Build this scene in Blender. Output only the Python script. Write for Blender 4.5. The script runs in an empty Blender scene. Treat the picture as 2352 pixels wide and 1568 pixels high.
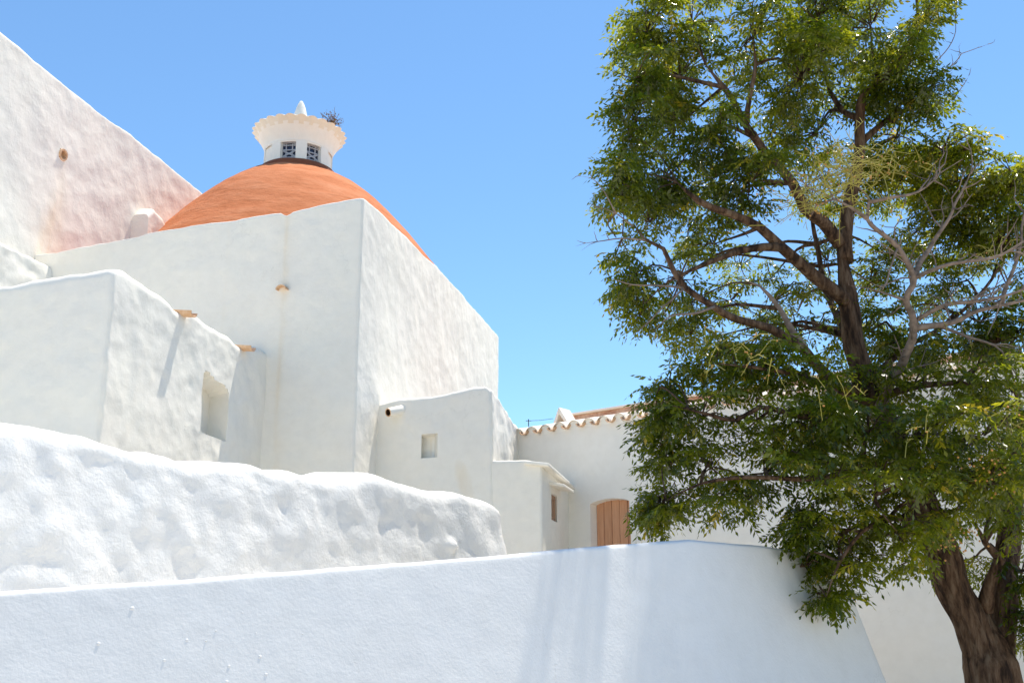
import bpy, math, random
import numpy as np
from mathutils import Vector, Matrix, noise

random.seed(7)
RNG = np.random.default_rng(11)
scene = bpy.context.scene
COL = scene.collection
R = math.radians

# ------------------------------------------------------------------ camera
FPX = 2390.0            # focal length in pixels of a 2352 px wide picture
TH = R(13.4)            # camera looks up by this angle
VC = 874.0              # row of the optical axis (a slightly shifted frame)
CZ = 1.6                # eye height
cam_d = bpy.data.cameras.new('camera')
cam = bpy.data.objects.new('camera', cam_d)
COL.objects.link(cam)
cam_d.sensor_width = 36.0
cam_d.lens = FPX / 2352.0 * 36.0
cam_d.shift_y = (VC - 784.0) / 2352.0
cam_d.clip_start = 0.1
cam_d.clip_end = 3000.0
cam.location = (0, 0, CZ)
cam.rotation_euler = (R(90) + TH, 0, 0)
scene.camera = cam

# ------------------------------------------------------------------ light
SUN = Vector((0.193, 0.287, 1.0)).normalized()      # towards the sun
SUN_EL = math.asin(SUN.z)
SUN_AZ = math.atan2(SUN.x, SUN.y)                   # clockwise from +Y
world = bpy.data.worlds.new('World')
scene.world = world
world.use_nodes = True
wn = world.node_tree.nodes
wl = world.node_tree.links
bg = wn['Background']
sky = wn.new('ShaderNodeTexSky')
sky.sky_type = 'NISHITA'
sky.sun_disc = False
sky.sun_elevation = SUN_EL
sky.sun_rotation = SUN_AZ
sky.altitude = 50
sky.air_density = 1.0
sky.dust_density = 0.0
sky.ozone_density = 6.0
tint = wn.new('ShaderNodeMix'); tint.data_type = 'RGBA'; tint.blend_type = 'MULTIPLY'
tint.inputs[0].default_value = 1.0
tint.inputs[7].default_value = (0.93, 1.05, 1.02, 1)      # clear azure air
wl.new(sky.outputs[0], tint.inputs[6])
wl.new(tint.outputs[2], bg.inputs[0])
bg.inputs[1].default_value = 0.13
sun_d = bpy.data.lights.new('sun', 'SUN')
sun_d.energy = 4.4
sun_d.angle = R(0.53)
sun_d.color = (1.0, 0.92, 0.79)
sun = bpy.data.objects.new('sun', sun_d)
COL.objects.link(sun)
sun.rotation_euler = SUN.to_track_quat('Z', 'Y').to_euler()
sun.location = (10, 10, 40)
vs = scene.view_settings
vs.view_transform = 'Standard'
vs.look = 'None'
vs.exposure = 0.66
vs.gamma = 1.0
vs.use_curve_mapping = False
scene.cycles.max_bounces = 10
scene.cycles.diffuse_bounces = 5
scene.cycles.transmission_bounces = 6
scene.cycles.sample_clamp_indirect = 8.0

# ------------------------------------------------------------------ helpers
def ray(u, v):
    dx = (u - 1176.0) / FPX
    dy = (VC - v) / FPX
    return Vector((dx, math.cos(TH) - dy * math.sin(TH), math.sin(TH) + dy * math.cos(TH)))

def at(u, v, Y):
    r = ray(u, v); t = Y / r.y
    return Vector((r.x * t, Y, CZ + r.z * t))

def at_z(u, v, z):
    r = ray(u, v); t = (z - CZ) / r.z
    return Vector((r.x * t, r.y * t, z))

def on(p0, d, u, v):
    """where the sight line of a pixel meets the upright plane p0 + s*d: (s, z)"""
    r = ray(u, v)
    det = r.x * (-d[1]) - (-d[0]) * r.y
    t = (p0[0] * (-d[1]) - (-d[0]) * p0[1]) / det
    s = (r.x * p0[1] - r.y * p0[0]) / det
    return s, CZ + t * r.z

def v2(p): return np.array([p[0], p[1]], float)
def unit2(a):
    a = np.array(a, float); return a / np.linalg.norm(a)

def empty(name, loc, label, cat, group=None):
    o = bpy.data.objects.new(name, None)
    COL.objects.link(o)
    o.location = loc
    o.empty_display_size = 0.2
    o['label'] = label; o['category'] = cat
    if group: o['group'] = group
    return o

def link(name, me, mat, parent=None):
    o = bpy.data.objects.new(name, me)
    COL.objects.link(o)
    if mat is not None and len(me.materials) == 0:
        me.materials.append(mat)
    if parent is not None:
        o.parent = parent
        if parent.type == 'EMPTY':          # mesh parents already stand in world coordinates
            o.matrix_parent_inverse = Matrix.Translation(-Vector(parent.location))
    return o

def tag(o, label, cat, group=None):
    o['label'] = label; o['category'] = cat
    if group: o['group'] = group
    return o

def mesh(name, verts, faces, smooth=False, sharp=None, attr=None):
    me = bpy.data.meshes.new(name)
    me.from_pydata([tuple(v) for v in verts], [], [tuple(f) for f in faces])
    me.validate(); me.update()
    if smooth:
        me.polygons.foreach_set('use_smooth', [True] * len(me.polygons))
        if sharp is not None:
            me.set_sharp_from_angle(angle=R(sharp))
    if attr is not None:
        a = me.attributes.new('stain', 'FLOAT', 'POINT')
        a.data.foreach_set('value', np.asarray(attr, dtype=np.float32))
    return me

class MB:
    """collects shapes for one mesh"""
    def __init__(self): self.v = []; self.f = []
    def add(self, verts, faces):
        b = len(self.v); self.v += [Vector(p) for p in verts]
        self.f += [tuple(i + b for i in f) for f in faces]
    def box(self, o, ax, ay, az):
        o, ax, ay, az = map(Vector, (o, ax, ay, az))
        p = [o, o + ax, o + ax + ay, o + ay, o + az, o + ax + az, o + ax + ay + az, o + ay + az]
        self.add(p, [(0, 3, 2, 1), (4, 5, 6, 7), (0, 1, 5, 4), (1, 2, 6, 5), (2, 3, 7, 6), (3, 0, 4, 7)])
    def tube(self, pts, rad, n=8, cap=True, ridge=0.0):
        pts = [Vector(p) for p in pts]; m = len(pts)
        if not hasattr(rad, '__len__'): rad = [rad] * m
        b = len(self.v); up = None
        for i, p in enumerate(pts):
            t = (pts[min(i + 1, m - 1)] - pts[max(i - 1, 0)]).normalized()
            if up is None: up = t.orthogonal().normalized()
            x = (up - t * up.dot(t))
            x = x.normalized() if x.length > 1e-6 else t.orthogonal().normalized()
            up = x; y = t.cross(x)
            for k in range(n):
                a = 2 * math.pi * k / n; q = rad[i]
                if ridge: q *= 1 + ridge * noise.noise(Vector((math.cos(a) * 5.5, math.sin(a) * 5.5, i * 0.16))) + 0.55 * ridge * math.sin(a * 11 + 2.0 * math.sin(i * .11)) + .5 * ridge * noise.noise(Vector((math.cos(a) * 13, math.sin(a) * 13, i * .10)))
                self.v.append(p + x * (math.cos(a) * q) + y * (math.sin(a) * q))
        for i in range(m - 1):
            for k in range(n):
                a0 = b + i * n + k; a1 = b + i * n + (k + 1) % n
                self.f.append((a0, a1, a1 + n, a0 + n))
        if cap:
            self.f.append(tuple(b + k for k in reversed(range(n))))
            self.f.append(tuple(b + (m - 1) * n + k for k in range(n)))
    def build(self, name, mat, parent=None, smooth=False, sharp=None):
        return link(name, mesh(name, self.v, self.f, smooth, sharp), mat, parent)

def bevel(o, w=0.01, seg=2):
    m = o.modifiers.new('bevel', 'BEVEL'); m.width = w; m.segments = seg; m.limit_method = 'ANGLE'
    return o

def catmull(pts, step):
    pts = [Vector(p) for p in pts]
    P = [pts[0] * 2 - pts[1]] + pts + [pts[-1] * 2 - pts[-2]]
    out = []
    for i in range(1, len(P) - 2):
        p0, p1, p2, p3 = P[i - 1:i + 3]
        n = max(1, int((p2 - p1).length / step))
        for k in range(n):
            t = k / n
            out.append(0.5 * ((2 * p1) + (p2 - p0) * t + (2 * p0 - 5 * p1 + 4 * p2 - p3) * t * t + (3 * p1 - p0 - 3 * p2 + p3) * t ** 3))
    out.append(P[-2])
    return out

def fbm(x, y, z, octaves=3, gain=0.5):
    s = 0; a = 1
    for _ in range(octaves):
        s += a * noise.noise(Vector((x, y, z))); x *= 2.03; y *= 2.03; z *= 2.03; a *= gain
    return s

def sstep(a, b, x):
    t = min(1, max(0, (x - a) / (b - a))); return t * t * (3 - 2 * t)

# ------------------------------------------------------------------ materials
def new_mat(name):
    m = bpy.data.materials.new(name); m.use_nodes = True
    nt = m.node_tree; nt.nodes.clear()
    out = nt.nodes.new('ShaderNodeOutputMaterial')
    bs = nt.nodes.new('ShaderNodeBsdfPrincipled')
    nt.links.new(bs.outputs[0], out.inputs[0])
    return m, nt, bs

def nnoise(nt, scale, detail=4, rough=0.55, vec=None):
    n = nt.nodes.new('ShaderNodeTexNoise')
    n.inputs['Scale'].default_value = scale; n.inputs['Detail'].default_value = detail
    n.inputs['Roughness'].default_value = rough
    if vec is not None: nt.links.new(vec, n.inputs['Vector'])
    return n

def ramp(nt, src, stops):
    r = nt.nodes.new('ShaderNodeValToRGB')
    el = r.color_ramp.elements
    while len(el) < len(stops): el.new(0.5)
    for e, (p, c) in zip(el, stops):
        e.position = p; e.color = (c[0], c[1], c[2], 1)
    nt.links.new(src, r.inputs[0])
    return r

def coords(nt, scale=None):
    tc = nt.nodes.new('ShaderNodeTexCoord')
    if scale is None: return tc.outputs['Object']
    mp = nt.nodes.new('ShaderNodeMapping'); mp.inputs['Scale'].default_value = scale
    nt.links.new(tc.outputs['Object'], mp.inputs[0]); return mp.outputs[0]

def bump_chain(nt, bs, items):
    prev = None
    for src, strength, dist in items:
        b = nt.nodes.new('ShaderNodeBump')
        b.inputs['Strength'].default_value = strength; b.inputs['Distance'].default_value = dist
        nt.links.new(src, b.inputs['Height'])
        if prev is not None: nt.links.new(prev.outputs[0], b.inputs['Normal'])
        prev = b
    nt.links.new(prev.outputs[0], bs.inputs['Normal'])

def mixc(nt, fac, a, b, blend='MIX'):
    m = nt.nodes.new('ShaderNodeMix'); m.data_type = 'RGBA'; m.blend_type = blend
    for s, i in ((fac, 0), (a, 6), (b, 7)):
        if isinstance(s, (int, float)): m.inputs[i].default_value = s
        elif isinstance(s, tuple): m.inputs[i].default_value = (*s, 1)
        else: nt.links.new(s, m.inputs[i])
    return m.outputs[2]

def plaster(name, col, col2, lump=0.5, fine=0.5, stain=(0.74, 0.60, 0.40), crack=0.15):
    m, nt, bs = new_mat(name)
    vec = coords(nt)
    big = nnoise(nt, 0.9, 5, 0.6, vec)
    c = ramp(nt, big.outputs[0], [(0.3, col2), (0.62, col)])
    mid = nnoise(nt, 7, 4, 0.6, vec)
    c2 = mixc(nt, 0.5, c.outputs[0], ramp(nt, mid.outputs[0], [(0.3, (0.93, 0.925, 0.915)), (0.6, (1, 1, 1))]).outputs[0], 'MULTIPLY')
    at_ = nt.nodes.new('ShaderNodeAttribute'); at_.attribute_name = 'stain'
    sn = nnoise(nt, 5, 5, 0.65, coords(nt, (1, 1, 0.25)))
    mul = nt.nodes.new('ShaderNodeMath'); mul.operation = 'MULTIPLY'
    nt.links.new(at_.outputs['Fac'], mul.inputs[0])
    nt.links.new(ramp(nt, sn.outputs[0], [(0.3, (0.25,) * 3), (0.65, (1,) * 3)]).outputs[0], mul.inputs[1])
    c3 = mixc(nt, mul.outputs[0], c2, stain)
    # hairline cracks
    vo = nt.nodes.new('ShaderNodeTexVoronoi'); vo.feature = 'DISTANCE_TO_EDGE'; vo.inputs['Scale'].default_value = 0.8
    wv = nnoise(nt, 2.5, 5, 0.6, vec)
    add = nt.nodes.new('ShaderNodeVectorMath'); add.operation = 'MULTIPLY_ADD'
    nt.links.new(wv.outputs['Color'], add.inputs[0]); add.inputs[1].default_value = (0.9, 0.9, 0.9); nt.links.new(vec, add.inputs[2])
    nt.links.new(add.outputs[0], vo.inputs['Vector'])
    gate = nnoise(nt, 0.7, 2, 0.5, vec)
    cr = ramp(nt, vo.outputs['Distance'], [(0.0, (0,) * 3), (0.008, (1,) * 3)])
    gt = ramp(nt, gate.outputs[0], [(0.56, (1,) * 3), (0.66, (0,) * 3)])
    mx = nt.nodes.new('ShaderNodeMath'); mx.operation = 'MAXIMUM'
    nt.links.new(cr.outputs[0], mx.inputs[0]); nt.links.new(gt.outputs[0], mx.inputs[1])
    c4 = mixc(nt, crack, c3, mixc(nt, mx.outputs[0], (0.45, 0.42, 0.38), (1, 1, 1)), 'MULTIPLY')
    nt.links.new(c4, bs.inputs['Base Color'])
    bs.inputs['Roughness'].default_value = 0.9
    bs.inputs['Specular IOR Level'].default_value = 0.2
    n1 = nnoise(nt, 9, 5, 0.6, vec); n2 = nnoise(nt, 48, 4, 0.6, vec); n3 = nnoise(nt, 2.6, 3, 0.5, vec)
    bump_chain(nt, bs, [(n3.outputs[0], lump, 0.03), (n1.outputs[0], lump, 0.012), (n2.outputs[0], fine, 0.004), (mx.outputs[0], crack, 0.004)])
    return m

WHITE = (0.86, 0.825, 0.745)
M_CHURCH = plaster('limewash_church', WHITE, (0.82, 0.785, 0.72), 0.6, 0.55)
M_SIDE = plaster('limewash_side', WHITE, (0.82, 0.785, 0.72), 0.5, 0.45)
M_RUBBLE = plaster('limewash_rubble', (0.82, 0.81, 0.79), (0.77, 0.765, 0.755), 1.0, 0.8, crack=0.35)
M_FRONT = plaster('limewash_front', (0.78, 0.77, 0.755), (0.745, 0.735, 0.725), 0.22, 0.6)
M_HOUSE = plaster('limewash_house', (0.87, 0.845, 0.79), (0.83, 0.80, 0.74), 0.3, 0.35)
M_CREAM = plaster('limewash_cream', (0.80, 0.74, 0.62), (0.75, 0.66, 0.52), 0.4, 0.5)

def clay(name, a, b, scale=6, bump=0.5, rough=0.85):
    m, nt, bs = new_mat(name); vec = coords(nt)
    n = nnoise(nt, scale, 6, 0.65, vec)
    c = ramp(nt, n.outputs[0], [(0.3, a), (0.65, b)])
    nt.links.new(c.outputs[0], bs.inputs['Base Color'])
    bs.inputs['Roughness'].default_value = rough; bs.inputs['Specular IOR Level'].default_value = 0.2
    n2 = nnoise(nt, scale * 5, 5, 0.6, vec)
    bump_chain(nt, bs, [(n.outputs[0], bump, 0.03), (n2.outputs[0], bump, 0.008)])
    return m
M_TILE = clay('clay_tile', (0.58, 0.34, 0.19), (0.74, 0.52, 0.34), 14, 0.3)
M_TILEW = clay('limewashed_tile', (0.76, 0.64, 0.50), (0.84, 0.79, 0.72), 10, 0.4)
M_BRICK = clay('brick_band', (0.36, 0.14, 0.08), (0.70, 0.52, 0.40), 5, 0.5)
M_COLLAR = clay('collar_red', (0.20, 0.055, 0.025), (0.26, 0.08, 0.035), 5, 0.3)

def dome_mat():
    m, nt, bs = new_mat('terracotta_dome'); vec = coords(nt)
    st = coords(nt, (1, 1, 3.0))
    n = nnoise(nt, 1.3, 7, 0.68, st); n2 = nnoise(nt, 6, 6, 0.7, st); n3 = nnoise(nt, 30, 4, 0.6, vec)
    c = ramp(nt, n.outputs[0], [(0.32, (0.46, 0.145, 0.052)), (0.52, (0.58, 0.205, 0.088)), (0.7, (0.63, 0.255, 0.125))])
    d = ramp(nt, n2.outputs[0], [(0.22, (0.55, 0.5, 0.5)), (0.42, (1, 1, 1))])
    cc = mixc(nt, 0.75, c.outputs[0], d.outputs[0], 'MULTIPLY')
    nt.links.new(cc, bs.inputs['Base Color'])
    bs.inputs['Roughness'].default_value = 0.9; bs.inputs['Specular IOR Level'].default_value = 0.15
    bump_chain(nt, bs, [(n.outputs[0], 0.6, 0.06), (n2.outputs[0], 0.6, 0.03), (n3.outputs[0], 0.5, 0.006)])
    return m
M_DOME = dome_mat()

def wood(name, a, b, sc=(9, 9, 0.6)):
    m, nt, bs = new_mat(name); vec = coords(nt, sc)
    n = nnoise(nt, 4, 6, 0.6, vec)
    oi = nt.nodes.new('ShaderNodeObjectInfo')
    hs = nt.nodes.new('ShaderNodeHueSaturation')
    mr = nt.nodes.new('ShaderNodeMapRange'); mr.inputs['To Min'].default_value = 0.88; mr.inputs['To Max'].default_value = 1.1
    nt.links.new(oi.outputs['Random'], mr.inputs[0]); nt.links.new(mr.outputs[0], hs.inputs['Value'])
    c = ramp(nt, n.outputs[0], [(0.3, a), (0.7, b)])
    nt.links.new(c.outputs[0], hs.inputs['Color']); nt.links.new(hs.outputs[0], bs.inputs['Base Color'])
    bs.inputs['Roughness'].default_value = 0.7
    bump_chain(nt, bs, [(n.outputs[0], 0.4, 0.006)])
    return m
M_DOOR = wood('door_wood', (0.50, 0.235, 0.12), (0.64, 0.345, 0.20))
M_FRAME = wood('frame_wood', (0.30, 0.17, 0.10), (0.42, 0.27, 0.18))

def bark():
    m, nt, bs = new_mat('bark'); vec = coords(nt, (1, 1, 0.22))
    n = nnoise(nt, 16, 6, 0.65, vec); n2 = nnoise(nt, 60, 4, 0.6, vec); n0 = nnoise(nt, 2.2, 3, 0.5, coords(nt))
    c = ramp(nt, n.outputs[0], [(0.38, (0.028, 0.015, 0.009)), (0.50, (0.10, 0.056, 0.032)), (0.66, (0.19, 0.125, 0.08))])
    nt.links.new(c.outputs[0], bs.inputs['Base Color'])
    bs.inputs['Roughness'].default_value = 0.85; bs.inputs['Specular IOR Level'].default_value = 0.2
    bump_chain(nt, bs, [(n.outputs[0], 0.9, 0.05), (n2.outputs[0], 0.5, 0.01)])
    return m
M_BARK = bark()
def simple(name, col, rough=0.7, spec=0.3, var=0.25, scale=20):
    m, nt, bs = new_mat(name); n = nnoise(nt, scale, 4, 0.6, coords(nt))
    c = ramp(nt, n.outputs[0], [(0.3, tuple(x * (1 - var) for x in col)), (0.7, tuple(min(1, x * (1 + var)) for x in col))])
    nt.links.new(c.outputs[0], bs.inputs['Base Color']); bs.inputs['Roughness'].default_value = rough
    bs.inputs['Specular IOR Level'].default_value = spec
    return m
M_DEAD = simple('dead_wood', (0.22, 0.165, 0.13), 0.9, 0.15, 0.45, 14)
M_STALK = simple('fruit_stalk', (0.42, 0.36, 0.07), 0.6, 0.3, 0.25, 6)
M_BERRY = simple('berry', (0.50, 0.24, 0.05), 0.4, 0.5, 0.3, 8)
M_WEED = simple('dry_weed', (0.20, 0.12, 0.05), 0.9, 0.1, 0.4, 20)
M_GLASS = simple('window_glass', (0.02, 0.025, 0.05), 0.12, 0.5, 0.2, 3)
M_LATTICE = simple('window_lattice', (0.40, 0.41, 0.45), 0.8, 0.2, 0.15, 9)
M_DARK = simple('pipe_inside', (0.05, 0.025, 0.015), 0.9, 0.1, 0.2, 9)
M_CABLE = simple('cable', (0.03, 0.03, 0.035), 0.6, 0.3, 0.1, 9)
M_GROUND = clay('ground_earth', (0.30, 0.25, 0.19), (0.42, 0.36, 0.28), 0.8, 0.4)
M_PAVE = clay('terrace_stone', (0.72, 0.66, 0.56), (0.80, 0.74, 0.64), 1.6, 0.3)
M_PATH = clay('path_concrete', (0.56, 0.51, 0.43), (0.66, 0.60, 0.51), 2.0, 0.3)

def leaf_mat():
    m, nt, bs = new_mat('leaf')
    a = nt.nodes.new('ShaderNodeAttribute'); a.attribute_name = 'stain'
    c = ramp(nt, a.outputs['Fac'], [(0.0, (0.022, 0.042, 0.005)), (0.45, (0.062, 0.09, 0.008)), (0.82, (0.16, 0.185, 0.014)), (0.93, (0.28, 0.26, 0.02)), (1.0, (0.50, 0.36, 0.03))])
    nt.links.new(c.outputs[0], bs.inputs['Base Color'])
    bs.inputs['Roughness'].default_value = 0.22
    bs.inputs['Specular IOR Level'].default_value = 0.8
    tr = nt.nodes.new('ShaderNodeBsdfTranslucent')
    t = ramp(nt, a.outputs['Fac'], [(0.0, (0.11, 0.16, 0.005)), (0.5, (0.33, 0.37, 0.010)), (0.85, (0.60, 0.56, 0.02)), (1.0, (0.62, 0.45, 0.03))])
    nt.links.new(t.outputs[0], tr.inputs[0])
    mx = nt.nodes.new('ShaderNodeMixShader'); mx.inputs[0].default_value = 0.5
    nt.links.new(bs.outputs[0], mx.inputs[1]); nt.links.new(tr.outputs[0], mx.inputs[2])
    out = [n for n in nt.nodes if n.type == 'OUTPUT_MATERIAL'][0]
    nt.links.new(mx.outputs[0], out.inputs[0])
    return m
M_LEAF = leaf_mat()

# ------------------------------------------------------------------ wall builder
def sweep(name, path, tops, z0, thick, mat, parent=None, ds=0.06, dz=0.06, k=0.0, r=0.05, zin=None,
          lump=(0.012, 1.6), grain=(0.004, 7.0), rec=(), bumps=(), stain=None, rc=0.05, sx=(), zx=(), topjit=0.0, seed=0, lumpfn=None, warp=None):
    """a plastered wall swept along a plan path (left to right seen from outside): battered face, rounded top, inner face.
    tops: [(s, z)], rec: recesses (s0, s1, za, zb(s) or number, depth), bumps: (s, z, radius, height)"""
    P = [v2(p) for p in path]
    seg = [np.linalg.norm(P[i + 1] - P[i]) for i in range(len(P) - 1)]
    cum = np.concatenate([[0], np.cumsum(seg)])
    dirs = [(P[i + 1] - P[i]) / seg[i] for i in range(len(P) - 1)]
    nor = [np.array([d[1], -d[0]]) for d in dirs]
    cn = []
    for i in range(len(P)):
        if i == 0: cn.append(nor[0])
        elif i == len(P) - 1: cn.append(nor[-1])
        else:
            b = nor[i - 1] + nor[i]; cn.append(b / max(0.3, b.dot(nor[i])))
    S = set(np.round(np.arange(0, cum[-1], ds), 4)); S.add(round(cum[-1], 4))
    for c in cum[1:-1]:
        for q in (-rc, -rc * .5, -rc * .2, 0, rc * .2, rc * .5, rc): S.add(round(c + q, 4))
    for s in sx: S.add(round(s, 4))
    for q in rec:
        for s in (q[0], q[1]):
            S.add(round(s - .006, 4)); S.add(round(s + .006, 4))
    S = np.array(sorted(x for x in S if 0 <= x <= cum[-1]))
    ts, tz = zip(*sorted(tops)); zt = np.interp(S, ts, tz)
    if topjit:
        zt = zt + np.array([topjit * fbm(s * 1.7, seed, 3.1, 4) for s in S])
    zk = min(zt) - r - 0.05
    Z = set(np.round(np.arange(z0, zk, dz), 4)); Z.add(round(zk, 4))
    for z in zx: Z.add(round(z, 4))
    for q in rec:
        for z in ((q[2],) if callable(q[3]) else (q[2], q[3])):
            Z.add(round(z - .006, 4)); Z.add(round(z + .006, 4))
    Z = np.array(sorted(z for z in Z if z <= zk))
    nup = max(2, int((max(zt) - r - zk) / dz))
    ang = [0, 18, 36, 54, 72, 90]
    zref = max(zt)
    V = []; ST = []
    if zin is None: zin = z0
    nrow = None
    for si, s in enumerate(S):
        i = min(len(seg) - 1, max(0, int(np.searchsorted(cum, s, side='right') - 1)))
        f = (s - cum[i]) / seg[i]
        base = P[i] * (1 - f) + P[i + 1] * f
        on_ = cn[i] * (1 - f) + cn[i + 1] * f
        nh = on_ / np.linalg.norm(on_)
        sh = np.zeros(2)
        for c in range(1, len(P) - 1):
            dd = abs(s - cum[c])
            if dd < rc:
                b = unit2(cn[c]); w = (rc - dd) ** 2 / rc * 0.45 * min(1, abs(math.tan(.5 * math.acos(max(-1, min(1, float(dirs[c - 1].dot(dirs[c]))))))))
                cross = dirs[c - 1][0] * dirs[c][1] - dirs[c - 1][1] * dirs[c][0]
                sh = sh - b * w * (1 if cross > 0 else -1)
                nh = unit2(nh + b)
        rows = []
        for z in Z: rows.append((0.0, z, 0.0))
        top = zt[si]
        for q in range(1, nup + 1): rows.append((0.0, zk + (top - r - zk) * q / nup, 0.0))
        for a in ang[1:]:
            rows.append((-r * (1 - math.cos(R(a))), top - r + r * math.sin(R(a)), R(a)))
        for q in (0.35, 0.7): rows.append((-r - (thick - 2 * r) * q, top, R(90)))
        for a in (90, 60, 30, 0):
            rows.append((-thick + r * (1 - math.cos(R(a))), top - r + r * math.sin(R(a)), R(180 - a)))
        rows.append((-thick, min(zin, top - r - .02), R(180)))
        nrow = len(rows)
        for j, (o, z, phi) in enumerate(rows):
            front = phi < R(91)
            d = 0.0; st = 0.0
            if front:
                p = base; x, y = p[0], p[1]
                la = lump[0] * (lumpfn(s, z) if lumpfn else 1)
                d = la * fbm(x * lump[1] + seed, y * lump[1], z * lump[1], 3) + grain[0] * fbm(x * grain[1], y * grain[1] + seed, z * grain[1], 2)
                for (bs_, bz, br, bh) in bumps:
                    q = ((s - bs_) ** 2 + (z - bz) ** 2) / (br * br)
                    if q < 6: d += bh * math.exp(-q)
                for q in rec:
                    zb = q[3](s) if callable(q[3]) else q[3]
                    if q[0] <= s <= q[1] and q[2] <= z <= zb and phi == 0: d = d * .3 - q[4]
                if stain: st = stain(s, z)
            oo = o + (k * (zref - z) if phi < R(100) else 0)
            pos = base + on_ * oo + sh + nh * d * math.cos(phi if front else 0) * (1 if front else 0)
            V.append((pos[0], pos[1], z + d * math.sin(phi) * (1 if front else 0)))
            ST.append(st)
    n = len(S); F = []
    for a in range(n - 1):
        for j in range(nrow - 1):
            p = a * nrow + j; F.append((p, p + nrow, p + nrow + 1, p + 1))
    F.append(tuple(range(nrow - 1, -1, -1)))
    F.append(tuple((n - 1) * nrow + j for j in range(nrow)))
    me = mesh(name, V, F, True, 42, ST)
    return link(name, me, mat, parent)

def slab(name, pts, zt, th, mat, parent=None):
    n = len(pts)
    V = [(p[0], p[1], zt) for p in pts] + [(p[0], p[1], zt - th) for p in pts]
    F = [tuple(range(n)), tuple(range(2 * n - 1, n - 1, -1))] + [(i, n + i, n + (i + 1) % n, (i + 1) % n) for i in range(n)]
    return link(name, mesh(name, V, F), mat, parent)

def half_tile(w0, w1, L, th=0.014, n=8, concave=False):
    """clay tile along +Y: half round shell; returns verts, faces"""
    V = []; F = []
    for j, (y, w) in enumerate(((0, w0), (L * .5, (w0 + w1) / 2), (L, w1))):
        for rr in (w, w - th):
            for i in range(n + 1):
                a = math.pi * i / n
                V.append((rr * math.cos(a), y, (rr * math.sin(a) * 0.85) * (-1 if concave else 1)))
    m = n + 1
    for j in range(2):
        b = j * 2 * m; c = b + 2 * m
        for i in range(n):
            F.append((b + i, b + i + 1, c + i + 1, c + i)); F.append((b + m + i, c + m + i, c + m + i + 1, b + m + i + 1))
        F.append((b, c, c + m, b + m)); F.append((b + n, b + m + n, c + m + n, c + n))
    for b in (0, 4 * m):
        for i in range(n): F.append((b + i, b + m + i, b + m + i + 1, b + i + 1))
    return V, F

def frame_mat(o, x, y, z):
    return Matrix(((x[0], y[0], z[0], o[0]), (x[1], y[1], z[1], o[1]), (x[2], y[2], z[2], o[2]), (0, 0, 0, 1)))

def place(verts, M): return [M @ Vector(v) for v in verts]

# ------------------------------------------------------------------ plan of the place
BETA = R(11.8)
dA = np.array([math.cos(BETA), -math.sin(BETA)])      # along the shaded faces, to the right
dB = np.array([math.sin(BETA), math.cos(BETA)])       # along the sunlit faces, away
nA = np.array([dA[1], -dA[0]]); nB = np.array([dB[1], -dB[0]])
ch_c = v2(at(834, 452, 14.6))                          # chapel corner
s80, z80 = on(ch_c, dA, 80, 585)
nv0 = ch_c + dA * s80                                  # where chapel meets nave
_, ztop_ch = on(ch_c, dA, 834, 452)

# ground and terraces --------------------------------------------------
g = slab('ground', [(-900, -900), (900, -900), (900, 900), (-900, 900)], -0.02, 0.5, M_GROUND)
g['kind'] = 'structure'

# front retaining wall plan
fc = v2(at(1590, 1237, 7.5)); zc = at(1590, 1237, 7.5).z
fb = R(30)
fdL = np.array([math.cos(fb), math.sin(fb)])           # left face, left to right
fR = v2(at_z(1822, 1261, zc)); fdR = unit2(fR - fc)
sL, zL = on(fc, fdL, -40, 1360)
fl0 = fc + fdL * (sL - 2.5)
sRe, _ = on(fc, fdR, 1938, 1270)
fr1 = fc + fdR * sRe
perp = np.array([-fdR[1], fdR[0]])
fr2 = fr1 + perp * 6.0
pth = slab('path', [(-40, -30), (60, -30), (60, 45), (-40, 45)], 0.004, 0.05, M_PATH)
pth['kind'] = 'structure'
ter = slab('terrace', [tuple(fl0 + np.array([-30, .8])), tuple(fl0 + perp * .35 + np.array([0, .2])), tuple(fc + np.array([-.1, .35])), tuple(fr1 + perp * .35 - fdR * .3), tuple(fr2 + perp * 9 - fdR * .3), (0, 60), (-40, 60)], 1.45, 1.6, M_PAVE)
ter['kind'] = 'structure'

# ------------------------------------------------------------------ front wall
rr_ = random.Random(5)
Ltot = np.linalg.norm(fc - fl0); Rtot = sRe
tops = [(0, zL - .25)]
for u, v in ((0, 1357), (200, 1344), (400, 1333), (600, 1318), (800, 1302), (1000, 1286), (1200, 1270), (1400, 1253), (1590, 1237)):
    s, z = on(fc, fdL, u, v); tops.append((Ltot + s, z))
tops += [(Ltot + Rtot, zc + .0), (Ltot + Rtot + 6, zc)]
blobs = []
for _ in range(22):
    u = rr_.gauss(470, 150); v = rr_.gauss(1500, 90)
    s, z = on(fc, fdL, u, v); h = rr_.uniform(.0015, .0035)
    blobs.append((Ltot + s, z, rr_.uniform(.006, .016), h))
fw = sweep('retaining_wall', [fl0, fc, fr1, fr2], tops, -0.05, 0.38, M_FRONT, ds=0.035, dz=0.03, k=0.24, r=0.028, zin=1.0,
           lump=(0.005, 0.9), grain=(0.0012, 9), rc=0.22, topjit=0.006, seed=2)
bm_ = MB(); nL = np.array([fdL[1], -fdL[0]]); zref_f = max(z for _, z in tops)
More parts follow.
